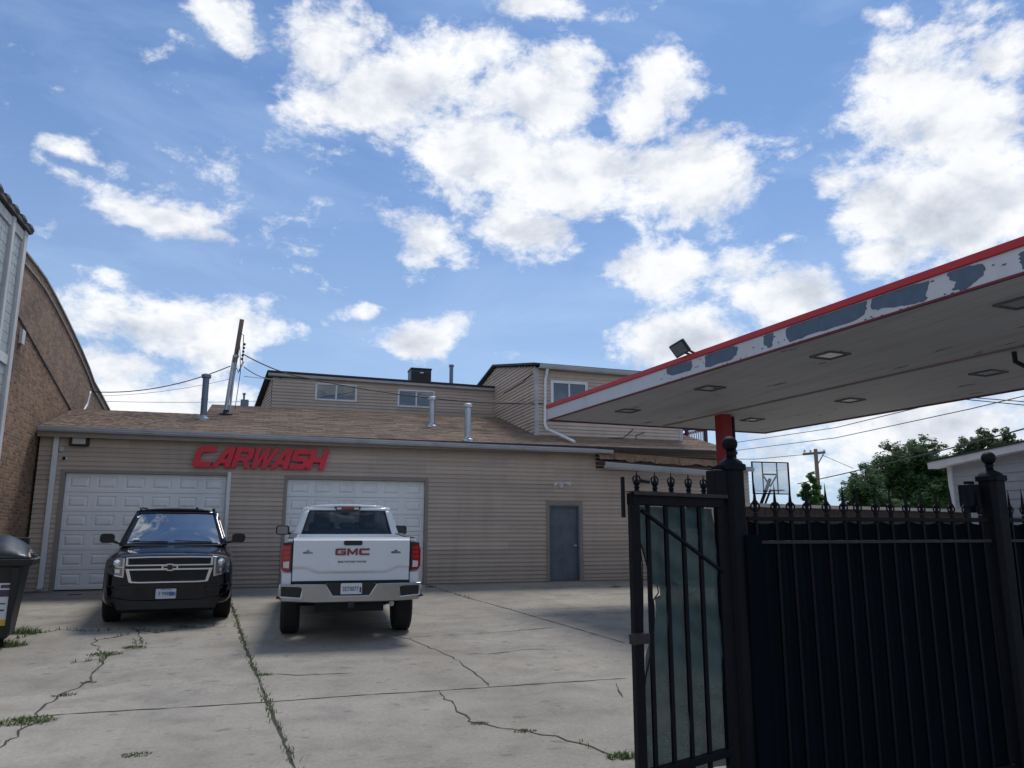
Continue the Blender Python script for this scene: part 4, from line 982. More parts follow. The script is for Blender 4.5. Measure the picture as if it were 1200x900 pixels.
for s in (-1, 1):
    hl = MB(); tp = [(s*.675, 1.105), (s*.80, 1.11), (s*.93, 1.085)]; bo = [(s*.675, .80), (s*.79, .81), (s*.915, .86)]
    strip(hl, tp, bo, .03, .06, 10); h = hl.build('headlight', mat('headlight_glass', (.24, .25, .27), .10, .6, .4, 20, coat=1), suv, local=True)
    m2 = MB()
    m2.lathe((s*.79, fy(.79)-.032, 1.03), [(.05, 0), (.052, .008), (.035, .012), (.03, .006), (.005, .010)], 18, axis=-Y)
    strip(m2, [(s*.68, .965), (s*.92, .985)], [(s*.68, .95), (s*.92, .972)], .038, .02, 8)
    strip(m2, [(s*.68, .812), (s*.915, .875)], [(s*.68, .795), (s*.92, .855)], .038, .02, 8)
    strip(m2, [(s*.74, .925), (s*.85, .935)], [(s*.74, .865), (s*.84, .88)], .036, .02, 6)
    m2.build('reflector', M['chrome'], h, local=True, smooth=35)
    m3 = MB(); strip(m3, [(s*.675, 1.10), (s*.705, 1.10)], [(s*.675, .82), (s*.70, .82)], .037, .02, 3); m3.build('lamp_strip', M['white_lens'], h, local=True)
bp = MB(); strip(bp, [(-.93, .66), (-.5, .69), (.5, .69), (.93, .66)], [(-.90, .50), (-.5, .42), (.5, .42), (.90, .50)], .025, .06, 20)
bm_ = bp.build('bumper', M['black_paint'], suv, local=True, bevel=.015)
bp = MB(); strip(bp, [(-.80, .46), (.80, .46)], [(-.74, .28), (.74, .28)], .012, .06, 16); bp.build('air_dam', M['plastic_black'], suv, local=True, bevel=.01)
for s in (-1, 1):
    m2 = MB(); strip(m2, [(s*.56, .60), (s*.84, .63)], [(s*.56, .57), (s*.83, .59)], .03, .01, 6); m2.build('bumper_slot', M['plastic_black'], bm_, local=True)
lp = MB(); lp.prism(rounded_rect(.305, .155, .012, 2), (-.03, -.048, .53), X, Z, -Y, .006); plate = lp.build('license_plate', M['plate'], suv, local=True)
lp = MB(); lp.add([(.02, -.0546, .555), (.115, -.0546, .555), (.115, -.0546, .495), (.02, -.0546, .495)], [(0, 1, 2, 3)]); lp.add([(-.11, -.0546, .60), (.05, -.0546, .60), (.05, -.0546, .587), (-.11, -.0546, .587)], [(0, 1, 2, 3)])
lp.build('plate_band', M['plate_blue'], plate, local=True)
lp = MB(); put_text(lp, 'F 99893', .088, (-.03, -.0552, .528), X, Z, -Y, .001, bold=.001, sx=.78); lp.build('plate_lettering', M['plate_dark'], plate, local=True)
# rear lights for other views
for s in (-1, 1):
    m2 = MB(); m2.box(s*.93-.06, s*.93+.06, 5.0, 5.16, .8, 1.2); m2.build('tail_light', M['red_lens'], suv, local=True, bevel=.02)

# ---- white pickup, tail towards the camera; local y=0 is the rear bumper face
tx0, ty0 = 1.27, 11.78
trk = thing('white_pickup_truck', 'white pickup truck parked tail-out before the right garage door', 'truck', (tx0, ty0, gz(ty0)), (tilt, 0, R(-3.2)))
wp = M['white_paint']; TW = 1.0
# bed sides and cab lower body as one loft with bed cut out
def tring(w, zb, zt): return [(0, zb), (w*.7, zb), (w*.955, zb+.01), (w*.995, zb+.08), (w*1.0, zb+.3), (w*1.02, (zb+zt)/2+.1), (w*.985, zt-.22), (w*.945, zt-.04), (w*.925, zt), (w*.5, zt+.002), (0, zt+.002)]
zb_, zt_ = .72, 1.49
st = [(.13, tring(.985, zb_, zt_)), (.16, tring(1.0, zb_, zt_)), (.5, tring(1.015, zb_-.06, zt_)), (1.9, tring(1.015, .55, zt_)), (2.08, tring(1.01, .5, zt_))]
bed = loft(st).build('bed', wp, trk, local=True)
cut = []
c = MB(); c.box(-.80, .80, .05, 1.98, .95, 2.2); co = c.build('cut', wp); co.parent = trk; cut.append(co)
c = MB(); c.tube([(-1.3, 1.22, .46), (1.3, 1.22, .46)], .50, 32); co = c.build('cut', wp); co.parent = trk; cut.append(co)
for s in (-1, 1):   # tail lamp pockets
    c = MB(); c.box(s*.93-.095, s*.93+.2, .0, .20, 1.0, 1.45); co = c.build('cut', wp); co.parent = trk; cut.append(co)
bpy.context.view_layer.update(); boolean_cut(bed, cut, 0)
st = [(2.12, tring(1.01, .48, 1.45)), (2.2, tring(1.015, .46, 1.45)), (4.3, tring(1.015, .46, 1.42)), (4.45, tring(1.015, .5, 1.41)), (5.6, tring(1.0, .5, 1.36)), (5.9, tring(.93, .55, 1.3))]
cb = loft(st).build('body', wp, trk, local=True); c = MB(); c.tube([(-1.3, 4.95, .46), (1.3, 4.95, .46)], .50, 32); co = c.build('cut', wp); co.parent = trk
bpy.context.view_layer.update(); boolean_cut(cb, [co], 0)
mb = MB(); mb.box(-.5, .5, .3, 5.6, .42, .68); mb.build('chassis', M['dark'], trk, local=True)
mb = MB(); mb.tube([(-.85, 1.22, .45), (.85, 1.22, .45)], .045, 10); mb.lathe((-.14, 1.22, .45), [(.05, 0), (.15, .06), (.15, .22), (.05, .28)], 14, axis=X); mb.build('axle', M['dark'], trk, local=True, smooth=40)
for yy in (1.22, 4.95):
    for s in (-1, 1): wheel(trk, s*.865, yy, .425, .29, s)
# bed rail caps
for s in (-1, 1):
    mb = MB(); mb.box(s*.88-.055, s*.88+.055, .2, 2.06, 1.491, 1.508); mb.build('bed_rail_cap', M['plastic_black'], trk, local=True, bevel=.006)
# tailgate with sculpted lower step
tg = MB(); hw = .845
def tgy(z, x):
    if z > 1.47: return .105+(z-1.47)*1.2
    if z > 1.12: return .095
    k = max(0, min(1, (abs(x)-.5)/.16)); zz = 1.10-.07*(1-k) if abs(x) < .66 else 1.10
    if z > zz-.001: return .095
    t = min(1, (zz-z)/.05); t = t*t*(3-2*t)
    return .095+.03*t*(1 if abs(x) < .80 else .9)-.02*max(0, (1.0-z))
nx, nz = 44, 46; z0_, z1_ = .885, 1.505
tg.sheet(lambda u, v: Vector((-hw+2*hw*u, tgy(z0_+(z1_-z0_)*v, -hw+2*hw*u), z0_+(z1_-z0_)*v)), nx, nz)
tg.box(-hw, hw, .132, .19, z0_, z1_-.01)
tgo = tg.build('tailgate', wp, trk, local=True, smooth=40)
for s in (-1, 1):
    mb = MB(); mb.box(min(s*.846, s*.858), max(s*.846, s*.858), .118, .15, .88, 1.47); mb.build('panel_gap', M['dark'], trk, local=True)
mb = MB(); mb.box(-.86, .86, .118, .19, .845, .884); mb.build('panel_gap', M['dark'], trk, local=True)
mb = MB(); mb.prism(rounded_rect(.27, .07, .025), (.005, .092, 1.43), X, Z, -Y, .012); mb.build('handle', M['plastic_black'], tgo, local=True, bevel=.006)
BADGE = {'G': [(.12, 0), (0, .15), (0, .85), (.12, 1), (1, 1), (1, .76), (.22, .76), (.22, .24), (.80, .24), (.80, .40), (.5, .40), (.5, .60), (1, .60), (1, 0)],
 'M': [(0, 0), (0, 1), (.20, 1), (.5, .42), (.80, 1), (1, 1), (1, 0), (.82, 0), (.82, .62), (.55, .08), (.45, .08), (.18, .62), (.18, 0)],
 'C': [(.12, 0), (0, .15), (0, .85), (.12, 1), (1, 1), (1, .76), (.22, .76), (.22, .24), (1, .24), (1, 0)]}
badge = None; bx_ = -.25
for ch in 'GMC':
    mb = MB(); mb.prism([(p[0]*.155, p[1]*.10) for p in BADGE[ch]], (bx_, .094, 1.25), X, Z, -Y, .012); badge = mb.build('badge_letter', M['chrome_dark'], tgo, local=True)
    mb = MB(); mb.prism([(.0775+(p[0]-.5)*.145, .05+(p[1]-.5)*.088) for p in BADGE[ch]], (bx_, .0815, 1.25), X, Z, -Y, .002); mb.build('badge_face', mat('badge_red', (.26, .018, .03), .35), badge, local=True)
    bx_ += .172
mb = MB(); put_text(mb, 'BUILT IN FORT WAYNE', .036, (.0, .094, 1.155), X, Z, -Y, .002, bold=.001, sx=1.08); mb.build('lettering', M['plate_dark'], tgo, local=True)
for s in (-1, 1):
    mb = MB(); put_text(mb, 'SIERRA', .036, (s*.64, .094, 1.288), X, Z, -Y, .002, bold=.002, sx=1.25)
    mb.prism([(-.03, .02), (.0, .045), (.03, .02)], (s*.64, .094, 1.288), X, Z, -Y, .004); mb.build('lettering', M['chrome_dark'], tgo, local=True)
for s in (-1, 1):
    tl = MB(); x0, x1 = s*.862, s*1.012
    tl.prism([(s*.865, 1.02), (s*.985, 1.03), (s*1.018, 1.10), (s*1.018, 1.34), (s*.99, 1.43), (s*.86, 1.44)], (0, .10, 0), X, Z, Y, .12)
    tlo = tl.build('tail_light', M['red_lens'], trk, local=True, bevel=.018, seg=3)
    m2 = MB(); m2.prism([(s*.895, 1.07), (s*.975, 1.075), (s*.98, 1.16), (s*.895, 1.17)], (0, .095, 0), X, Z, Y, .01); m2.build('reverse_lamp', M['white_lens'], tlo, local=True, bevel=.003)
    m3 = MB(); m3.prism([(s*.862, 1.022), (s*.882, 1.022), (s*.882, 1.438), (s*.862, 1.438)], (0, .094, 0), X, Z, Y, .01); m3.box(min(s*.885, s*.99), max(s*.885, s*.99), .093, .1, 1.40, 1.435); m3.build('lamp_bezel', M['plastic_black'], tlo, local=True)
    m2 = MB()
    for k in range(3): m2.box(min(s*.895, s*.985), max(s*.895, s*.985), .094, .099, 1.20+k*.068, 1.245+k*.068)
    m2.build('brake_lamp', mat('bright_red_lens', (.45, .01, .015), .2, coat=1), tlo, local=True)
# rear bumper: chrome with black corner steps and centre recess
bc = MB(); 
def bump_poly(s): return [(s*1.02, .855), (s*.36, .845), (s*.27, .70), (s*.0, .665), (0, .60), (s*.60, .60), (s*1.0, .64), (s*1.03, .70)]
out = [(-1.02, .855), (-.36, .845), (-.26, .685), (.26, .685), (.36, .845), (1.02, .855), (1.035, .70), (.98, .61), (.5, .585), (-.5, .585), (-.98, .61), (-1.035, .70)]
holes = [[(s*.72, .665), (s*.985, .69), (s*.985, .815), (s*.72, .80), (s*.70, .79)] for s in (-1, 1)]
bc.prism(out, (0, .0, 0), X, Z, Y, .16, holes); bco = bc.build('bumper', mat('bumper_chrome_dimmed', (.40, .41, .43), .16, 1, .12, 3), trk, local=True, bevel=.014, seg=3, smooth=40)  # chrome colour darkened to stand in for dark surroundings reflected in it
mb = MB(); mb.box(-1.0, 1.0, .03, .20, .62, .835); mb.box(-.33, .33, .015, .05, .68, .86); mb.build('bumper_insert', M['plastic_black'], bco, local=True, bevel=.008)
for s in (-1, 1):
    mb = MB(); mb.prism([(s*.99, .66), (s*1.05, .68), (s*1.045, .655), (s*.97, .645)], (0, -.02, 0), X, Z, Y, .14); mb.build('step_pad', M['plastic_black'], bco, local=True)
lp = MB(); lp.prism(rounded_rect(.305, .155, .012, 2), (0, .008, .778), X, Z, -Y, .006); plate = lp.build('license_plate', M['plate'], trk, local=True)
lp = MB(); put_text(lp, '3ST0077', .088, (-.012, .0012, .772), X, Z, -Y, .001, bold=.0012, sx=.74); lp.add([(.118, .001, .80), (.142, .001, .80), (.142, .001, .72), (.118, .001, .72)], [(0, 1, 2, 3)]); lp.build('plate_lettering', M['plate_dark'], plate, local=True)
mb = MB(); mb.obox((0, .02, .55), X, Y, Z, .09, .16, .08); mb.build('tow_hitch', M['plastic_black'], trk, local=True, bevel=.008)
mb = MB(); mb.tube([(.62, .3, .52), (.62, .9, .52)], .04, 12); mb.build('exhaust', M['galv'], trk, local=True, smooth=40)
# cab
bz, tz = 1.42, 1.935
A = lambda s: [(s*.90, 2.16, bz), (s*.73, 2.34, tz), (s*.72, 4.05, tz-.01), (s*.90, 4.75, bz-.03)]
Lc, Rc = A(-1), A(1); gh = MB()
Pb = patch([Lc[0], Rc[0], Rc[1], Lc[1]], .03, (0, -1, .25)); frame_sheet(gh, Pb, .075, .925, .06, .90)
Pf = patch([Rc[3], Lc[3], Lc[2], Rc[2]], .09, (0, .85, .5)); frame_sheet(gh, Pf, .06, .94, .06, .92)
for c, s in ((Lc, -1), (Rc, 1)):
    Ps = patch([c[3], c[0], c[1], c[2]] if s < 0 else [c[0], c[3], c[2], c[1]], .03, (s, 0, .3)); frame_sheet(gh, Ps, .12, .88, .10, .84)
    gl = MB(); gl.sheet(sub(Ps, .12, .88, .10, .84), 8, 4); gl.build('side_window', M['car_glass'], trk, local=True, smooth=True)
Pr = lambda u, v: Vector((-.73+1.46*u, 2.34+1.71*v-.06*4*u*(1-u)*(1-v)*.4, tz-.01*v+.06*(4*u*(1-u))**.6*(.6+.4*4*v*(1-v))))
gh.sheet(Pr, 12, 8)
gh.build('cabin_frame', wp, trk, local=True, solid=.035, smooth=45, merge=.004)
gl = MB(); gl.sheet(sub(Pb, .075, .925, .06, .90), 12, 6); gl.build('rear_window', M['car_glass'], trk, local=True, smooth=True)
mb = MB()
for (u0, u1, v0, v1) in ((.06, .94, .045, .062), (.06, .94, .895, .912), (.06, .078, .06, .9), (.922, .94, .06, .9)):
    mb.sheet(lambda u, v: sub(Pb, u0, u1, v0, v1)(u, v)+Vector((0, -.022, .004)), 10, 1)
mb.build('window_seal', M['plastic_black'], trk, local=True)
gl = MB(); gl.sheet(sub(Pf, .06, .94, .06, .92), 12, 6); gl.build('windshield', M['car_glass'], trk, local=True, smooth=True)
for s in (-1, 1): seat(trk, s*.42, 3.7, .95, -1); 
mb = MB(); mb.box(-.62, .62, 2.45, 2.6, 1.1, 1.58); rs = mb.build('rear_bench', M['seat'], trk, local=True, bevel=.05)
for xh in (-.42, 0, .42):
    mb = MB(); mb.box(xh-.13, xh+.13, 2.47, 2.56, 1.58, 1.68); mb.build('headrest', M['seat'], rs, local=True, bevel=.04)
for s in (-1, 1):
    mb = MB(); mb.box(s*.42-.15, s*.42+.15, 3.42, 3.54, 1.52, 1.84); mb.build('front_headrest', M['seat'], trk, local=True, bevel=.06, seg=3)
mb = MB(); mb.box(-.8, .8, 4.2, 4.7, 1.2, 1.5); mb.build('dashboard', M['seat'], trk, local=True, bevel=.04)
mb = MB(); mb.tube([(-.42, 4.1, 1.5), (-.42+.001, 4.1, 1.5)], .01, 4)
for k in range(20):
    a0, a1 = 2*math.pi*k/20, 2*math.pi*(k+1)/20; mb.tube([(-.42+.18*math.cos(a0), 4.12, 1.5+.18*math.sin(a0)), (-.42+.18*math.cos(a1), 4.12, 1.5+.18*math.sin(a1))], .016, 6)
mb.build('steering_wheel', M['seat'], trk, local=True)
mb = MB(); mb.prism(rounded_rect(.2, .06, .02), (0, 4.02, 1.82), X, Z, -Y, .03); mb.build('inside_mirror', M['plastic_black'], trk, local=True)
mb = MB(); mb.prism([(-.23, .03), (.23, .03), (.20, -.03), (-.20, -.03)], (0, 2.26, tz-.005), X, Z, Y, .06); hb = mb.build('high_brake_light', M['plastic_black'], trk, local=True, bevel=.006)
mb = MB(); mb.box(-.10, .10, 2.25, 2.258, tz-.02, tz+.015); mb.build('brake_lens', M['red_lens'], hb, local=True)
mb = MB(); mb.box(-.19, -.11, 2.25, 2.258, tz-.022, tz+.01); mb.box(.11, .19, 2.25, 2.258, tz-.022, tz+.01); mb.build('cargo_lamp', M['white_lens'], hb, local=True)
for s in (-1, 1):
    mb = MB(); mb.tube([(s*.92, 4.25, 1.42), (s*1.03, 4.2, 1.44)], .03, 8); mb.prism(rounded_rect(.25, .18, .05), (s*1.15, 4.18, 1.50), X, Z, Y, .12); mr = mb.build('mirror', M['plastic_black'], trk, local=True, bevel=.03, seg=3, smooth=40)
    m2 = MB(); m2.prism(rounded_rect(.2, .14, .03), (s*1.15, 4.177, 1.50), X, Z, -Y, .004); m2.build('mirror_glass', M['chrome_dark'], mr, local=True)
mb = MB(); mb.box(-.75, .75, 5.9, 5.96, .75, 1.25); mb.build('grille', M['chrome_dark'], trk, local=True, bevel=.03)
for s in (-1, 1):
    m2 = MB(); m2.box(s*.85-.1, s*.85+.1, 5.84, 5.93, .95, 1.28); m2.build('headlight', M['white_lens'], trk, local=True, bevel=.03)

# ------------------------------------------------------------------ canopy
CA = Vector((6.13, 16.54, 4.2)); ca = R(4.9)
cu = Vector((math.cos(ca), math.sin(ca), 0)); cv = Vector((math.sin(ca), -math.cos(ca), 0))      # u: across, v: towards camera
cw, cl = 6.25, 15.5; ch_ = .37
cp = thing('station_canopy', 'flat red and white filling-station canopy with peeling fascia on red columns', 'canopy', CA+cu*3.1+cv*7-Z*4.2)
C3 = lambda u, v, z: CA+cu*u+cv*v+Z*(z-4.2)
mb = MB(); mb.obox(C3(cw/2, cl/2, 4.25), cu, cv, Z, cw-.06, cl-.06, .05); mb.build('soffit', M['soffit'], cp)
mb = MB(); mb.obox(C3(cw/2, cl/2, 4.42), cu, cv, Z, cw-.06, cl-.06, .26); mb.build('deck', M['trim'], cp)
mb = MB()
def fasc(mb, z0, z1, off):
    mb.obox(C3(-off/2+.0, cl/2, (z0+z1)/2), cu, cv, Z, .04+off, cl+2*off, z1-z0); mb.obox(C3(cw+off/2, cl/2, (z0+z1)/2), cu, cv, Z, .04+off, cl+2*off, z1-z0)
    mb.obox(C3(cw/2, -off/2, (z0+z1)/2), cu, cv, Z, cw-.045, .04+off, z1-z0); mb.obox(C3(cw/2, cl+off/2, (z0+z1)/2), cu, cv, Z, cw-.045, .04+off, z1-z0)
fasc(mb, 4.222, 4.478, .0); mb.build('fascia', M['canopy_white'], cp)
mb = MB(); fasc(mb, 4.48, 4.572, .03); mb.build('red_stripe', M['canopy_red'], cp, bevel=.008)
mb = MB(); fasc(mb, 4.196, 4.22, .012); mb.build('lower_trim', mat('rusty_red_trim', (.16, .03, .035), .7, 0, .3, 4), cp)
# peeled patches: outlines traced on the fascia, as thin raised flakes of bare metal
pn = cu; p0 = C3(-.023, 0, 4.2)
def fuv(zx, zy):
    p = on_plane(640+zx/2.1429, 270+zy/2.1429, p0, pn); d = p-CA; return d.dot(cv), p.z-4.2
patches = [[(303, 347), (325, 336), (350, 330), (364, 326), (367, 340), (362, 352), (340, 358), (318, 364), (305, 362)],
 [(398, 318), (410, 306), (440, 296), (470, 290), (481, 292), (478, 312), (462, 326), (440, 332), (415, 342), (400, 344)],
 [(545, 266), (556, 260), (570, 256), (570, 275), (566, 292), (556, 295), (546, 282)],
 [(604, 246), (640, 228), (700, 206), (760, 188), (805, 177), (806, 196), (795, 214), (775, 226), (740, 238), (700, 252), (660, 262), (640, 272), (612, 281), (602, 262)],
 [(818, 172), (850, 158), (900, 142), (962, 126), (958, 148), (952, 160), (958, 168), (945, 180), (915, 186), (880, 192), (850, 194), (830, 200), (817, 198)],
 [(1008, 108), (1030, 98), (1065, 88), (1095, 84), (1104, 98), (1094, 116), (1076, 130), (1056, 146), (1040, 152), (1018, 148), (1030, 132), (1012, 122)],
 [(1192, 55), (1240, 35), (1300, 14), (1310, 40), (1270, 72), (1230, 95), (1200, 98), (1194, 84), (1186, 72)]]
g = random.Random(9)
for pl in patches:
    q = [fuv(*p) for p in pl]; out = []
    for a, b in zip(q, q[1:]+q[:1]):
        for k in range(3): out.append((a[0]+(b[0]-a[0])*k/3+g.uniform(-.02, .02)*(k > 0), min(.268, a[1]+(b[1]-a[1])*k/3+g.uniform(-.008, .008)*(k > 0))))
    mb = MB(); mb.prism(out, C3(-.0225, 0, 4.2), cv, Z, -cu, .003); mb.build('peeled_patch', M['peel'], cp)
for pl in patches[:6]:
    q = [fuv(*p) for p in pl]; v0, v1 = min(a[0] for a in q), max(a[0] for a in q); z0_c, z1_c = min(a[1] for a in q), max(a[1] for a in q)
    mb = MB(); used = []
    for k in range(9):
        c = (g.choice([g.uniform(v0-.25, v0-.03), g.uniform(v1+.03, v1+.25), g.uniform(v0, v1)]), 0)
        zc = g.choice([z0_c-.03, g.uniform(.02, .03)]) if v0 < c[0] < v1 else g.uniform(.03, .25)
        zc = min(.25, max(.012, zc)); rr = g.uniform(.006, .02)
        if any(abs(c[0]-u) < .09 for u in used): continue
        used.append(c[0]); out = [(c[0]+rr*g.uniform(.6, 1.8)*math.cos(a), zc+min(rr, .012)*g.uniform(.5, 1.2)*math.sin(a)) for a in [2*math.pi*i/8 for i in range(8)]]
        mb.prism(out, C3(-.0225, 0, 4.2), cv, Z, -cu, .0025)
    kind(mb.build('paint_chips', M['peel'], cp), 'stuff')
# beam seam, lights
mb = MB(); mb.obox(C3(3.02, cl/2, 4.215), cu, cv, Z, .05, cl-.4, .03); mb.build('centre_seam', mat('faded_red_seam', (.30, .22, .21), .7), cp)
rows = [(.98, [1.9+2.85*k for k in range(5)]), (4.32, [1.85+2.88*k for k in range(5)])]
for u, vs_ in rows:
    for v in vs_:
        mb = MB(); c = C3(u, v, 4.215)
        for du, dv, a, b in ((-.19, 0, .025, .405), (.19, 0, .025, .405), (0, -.19, .355, .025), (0, .19, .355, .025)): mb.obox(c+cu*du+cv*dv, cu, cv, Z, a, b, .035)
        fr = mb.build('recessed_light', mat('grey_lamp_frame', (.13, .13, .135), .6), cp)
        mb = MB(); mb.obox(c+Z*.003, cu, cv, Z, .33, .34, .012); mb.build('lamp_lens', M['lens_glass'], fr)
for v in (2.1, 9.6+.0):
    c = C3(3.3, v, 0)
    mb = MB(); mb.obox(C3(3.3, v, 2.2), cu, cv, Z, .265, .265, 4.4)
    col = mb.build('column', M['col_red'], cp, bevel=.015)
    mb = MB(); mb.obox(C3(3.3, v, .15+gz(c.y)), cu, cv, Z, .5, .5, .3); mb.build('column_base', M['limestone'], col)
    mb = MB(); mb.tube([C3(3.52, v+.05, 0), C3(3.52, v+.05, 4.2)], .045, 10); mb.build('drain_pipe', M['plastic_black'], col, smooth=40)
mb = MB(); mb.tube([C3(3.3, 8.75, 4.24), C3(3.3, 8.75, 4.08), C3(3.33, 8.85, 4.0), C3(3.45, 9.2, 3.98), C3(3.5, 9.45, 3.9)], .035, 10); mb.build('pipe', M['plastic_black'], cp, smooth=40)
fl = thing('canopy_flood_light', 'black flood light tilted on a bracket on top of the canopy edge', 'lamp', C3(.25, 5.5, 4.58))
p = AtY(796, 409, 11.05); c = Vector((p.x, p.y, p.z)); nn = Vector((-.72, -.45, -.55)).normalized(); uu = Vector((.35, -.9, .28)); uu = (uu-nn*uu.dot(nn)).normalized(); vv = nn.cross(uu)
mb = MB(); mb.obox(c-nn*.03, uu, vv, nn, .30, .24, .07); mb.build('housing', M['plastic_black'], fl, bevel=.015)
mb = MB(); mb.obox(c+nn*.008, uu, vv, nn, .25, .19, .008); mb.build('lens', mat('grey_led_lens', (.14, .15, .17), .25, coat=.5), fl)
mb = MB(); b0 = C3(.12, (c-CA).dot(cv)-.02, 4.575); mb.bar(b0, c-nn*.05+Vector((.02, 0, -.05)), .03, .03); mb.bar(b0+cv*.12, c-nn*.05+cv*.1+Vector((0, 0, -.02)), .03, .03); mb.obox(b0+Z*.01+cv*.06, cu, cv, Z, .1, .2, .02); mb.build('bracket', M['plastic_black'], fl)

# ------------------------------------------------------------------ fence and gate
FA = Vector((2.88, 4.36, 0)); fd = Vector((math.cos(R(3.2)), math.sin(R(3.2)), 0)); fn = Vector((fd.y, -fd.x, 0))   # fn towards camera
FP = lambda s, o, z: FA+fd*s+fn*o+Z*z
def ball_post(s, label, wid=.15, ztop=2.09, rot=0, offs=0):
    base_ = FP(s, offs, 0); t = thing('fence_post', label, 'post', base_, (0, 0, R(3.2)+rot), 'ball-topped iron fence posts')
    B = lambda x, y, z: XF[t.name] @ Vector((x, y, z))
    mb = MB(); w = wid; o8 = [(w/2-.03, -w/2), (w/2, -w/2+.03), (w/2, w/2-.03), (w/2-.03, w/2), (-w/2+.03, w/2), (-w/2, w/2-.03), (-w/2, -w/2+.03), (-w/2+.03, -w/2)]
    mb.prism(o8, (0, 0, 0), X, Y, Z, ztop); mb.build('shaft', M['iron'], t, local=True, bevel=.004)
    mb = MB(); k = 1.22; mb.prism([(a*k, b*k) for a, b in o8], (0, 0, ztop-.03), X, Y, Z, .04)
    mb.lathe((0, 0, ztop+.01), [(w*.58, 0), (w*.5, .02), (w*.3, .035), (.028, .045)], 16); mb.build('cap', M['iron'], t, local=True, bevel=.005, smooth=40)
    mb = MB(); mb.lathe((0, 0, ztop+.045), [(.028, 0), (.024, .03), (.034, .045), (.022, .055)]+[(.05*math.sin(a)+.001, .10-.05*math.cos(a)) for a in [R(25+k*15.5) for k in range(11)]], 20); mb.build('ball_finial', M['iron'], t, local=True, smooth=True)
    return t
ball_post(0, 'black ball-topped fence post where the open gate is hinged', .138, 2.10, offs=0)
ball_post(2.36, 'black ball-topped fence post at the right before the white siding', .15, 2.085)
ball_post(5.2, 'black ball-topped fence post farthest right along the run', .15, 2.085)
def picket_head(mb, s, z0, o=0):
    c = FP(s, o, z0)
    mb.lathe(c, [(.012, 0), (.017, .01), (.017, .02), (.011, .028), (.011, .045), (.018, .055), (.02, .066), (.011, .08), (.0085, .11), (.001, .20)], 8)
def scroll(mb, s, z, o=0):
    for sg in (-1, 1):
        pts = [FP(s+sg*(.008+.026*math.sin(a)), o, z+.022-.026*math.cos(a)) for a in [R(10+k*28) for k in range(7)]]; mb.tube(pts, .006, 5)
def fence_panel(s0, s1, label, n):
    t = thing('iron_fence', label, 'fence', FP((s0+s1)/2, 0, 0), (0, 0, 0), 'spiked iron fence panels')
    for z, m in ((1.765, 'iron'), (1.612, 'iron_worn'), (.06, 'iron')):
        mb = MB(); mb.bar(FP(s0, 0, z), FP(s1, 0, z), .035, .030 if z > 1.7 else .022); mb.build('rail', M[m], t, bevel=.004)
    for i in range(n):
        s = s0+(s1-s0)*(i+.5)/n; g = random.Random(i+int(s0*10)); ds = g.uniform(-.008, .008); lean = g.uniform(-.01, .01)
        mb = MB(); mb.bar(FP(s+ds, -.0, .02), FP(s+ds+lean, 0, 1.80), .020, .020); pk = mb.build('picket', M['iron'], t)
        mb = MB(); picket_head(mb, s+ds+lean, 1.80+g.uniform(-.008, .008)); scroll(mb, s+ds+lean, 1.82); mb.build('spear_finial', M['iron'], pk, smooth=40)
    # windscreen fabric tied on the near face, creased between the pickets
    def P(u, v):
        s = s0+.02+(s1-s0-.04)*u; z = -.0+1.75*v; k = u*n
        pass
        return FP(s, -.018-.030*abs(math.sin(math.pi*k))*(.5+.5*math.sin(k*.9+v*3)**2)-.006*math.sin(k*1.7+v*9), z-.02*v*abs(math.sin(math.pi*k*.5)))
    mb = MB(); mb.sheet(P, n*8, 14); fb_ = mb.build('windscreen_fabric', M['mesh_dark'], t, smooth=True)
fence_panel(.10, 2.28, 'spiked iron fence panel with dark fabric between the two big ball posts', 15)
fence_panel(2.44, 5.1, 'spiked iron fence panel with dark fabric to the right of the second ball post', 18)
# fabric wrapped around hinge post
t = None
wr = MB()
def Pw(u, v):
    a = R(-20+200*u); z = .0+1.66*v
    return FP(.02+.13*u, .08+.02*math.sin(u*3.14)+.006*math.sin(v*9+u*3), z)
wr.sheet(Pw, 10, 14); tag(wr.build('post_fabric_wrap', M['mesh_dark'], smooth=True, solid=.003), 'dark fabric flap tied over the front of the hinge post', 'fabric')
# boxes
def gate_box(s, o, z0, z1, w, d, label):
    t = thing('gate_hinge_box', label, 'box', FP(s, o, z0), (0, 0, 0), 'steel boxes on the fence posts')
    mb = MB(); mb.obox(FP(s, o, (z0+z1)/2), fd, fn, Z, w, d, z1-z0); b = mb.build('housing', M['iron'], t, bevel=.01)
    mb = MB(); mb.obox(FP(s, o, z1+.012), fd, fn, Z, w*.4, d*.5, .024); mb.obox(FP(s, o, z0-.02), fd, fn, Z, w*.5, d*.5, .04); mb.build('lug', M['iron'], t)
gate_box(-.115, -.0, 1.90, 2.07, .10, .10, 'black steel box on the left of the hinge post above the gate')
gate_box(2.36-.16, -.06, 1.86, 2.03, .14, .09, 'black steel box fixed left of the right-hand ball post')
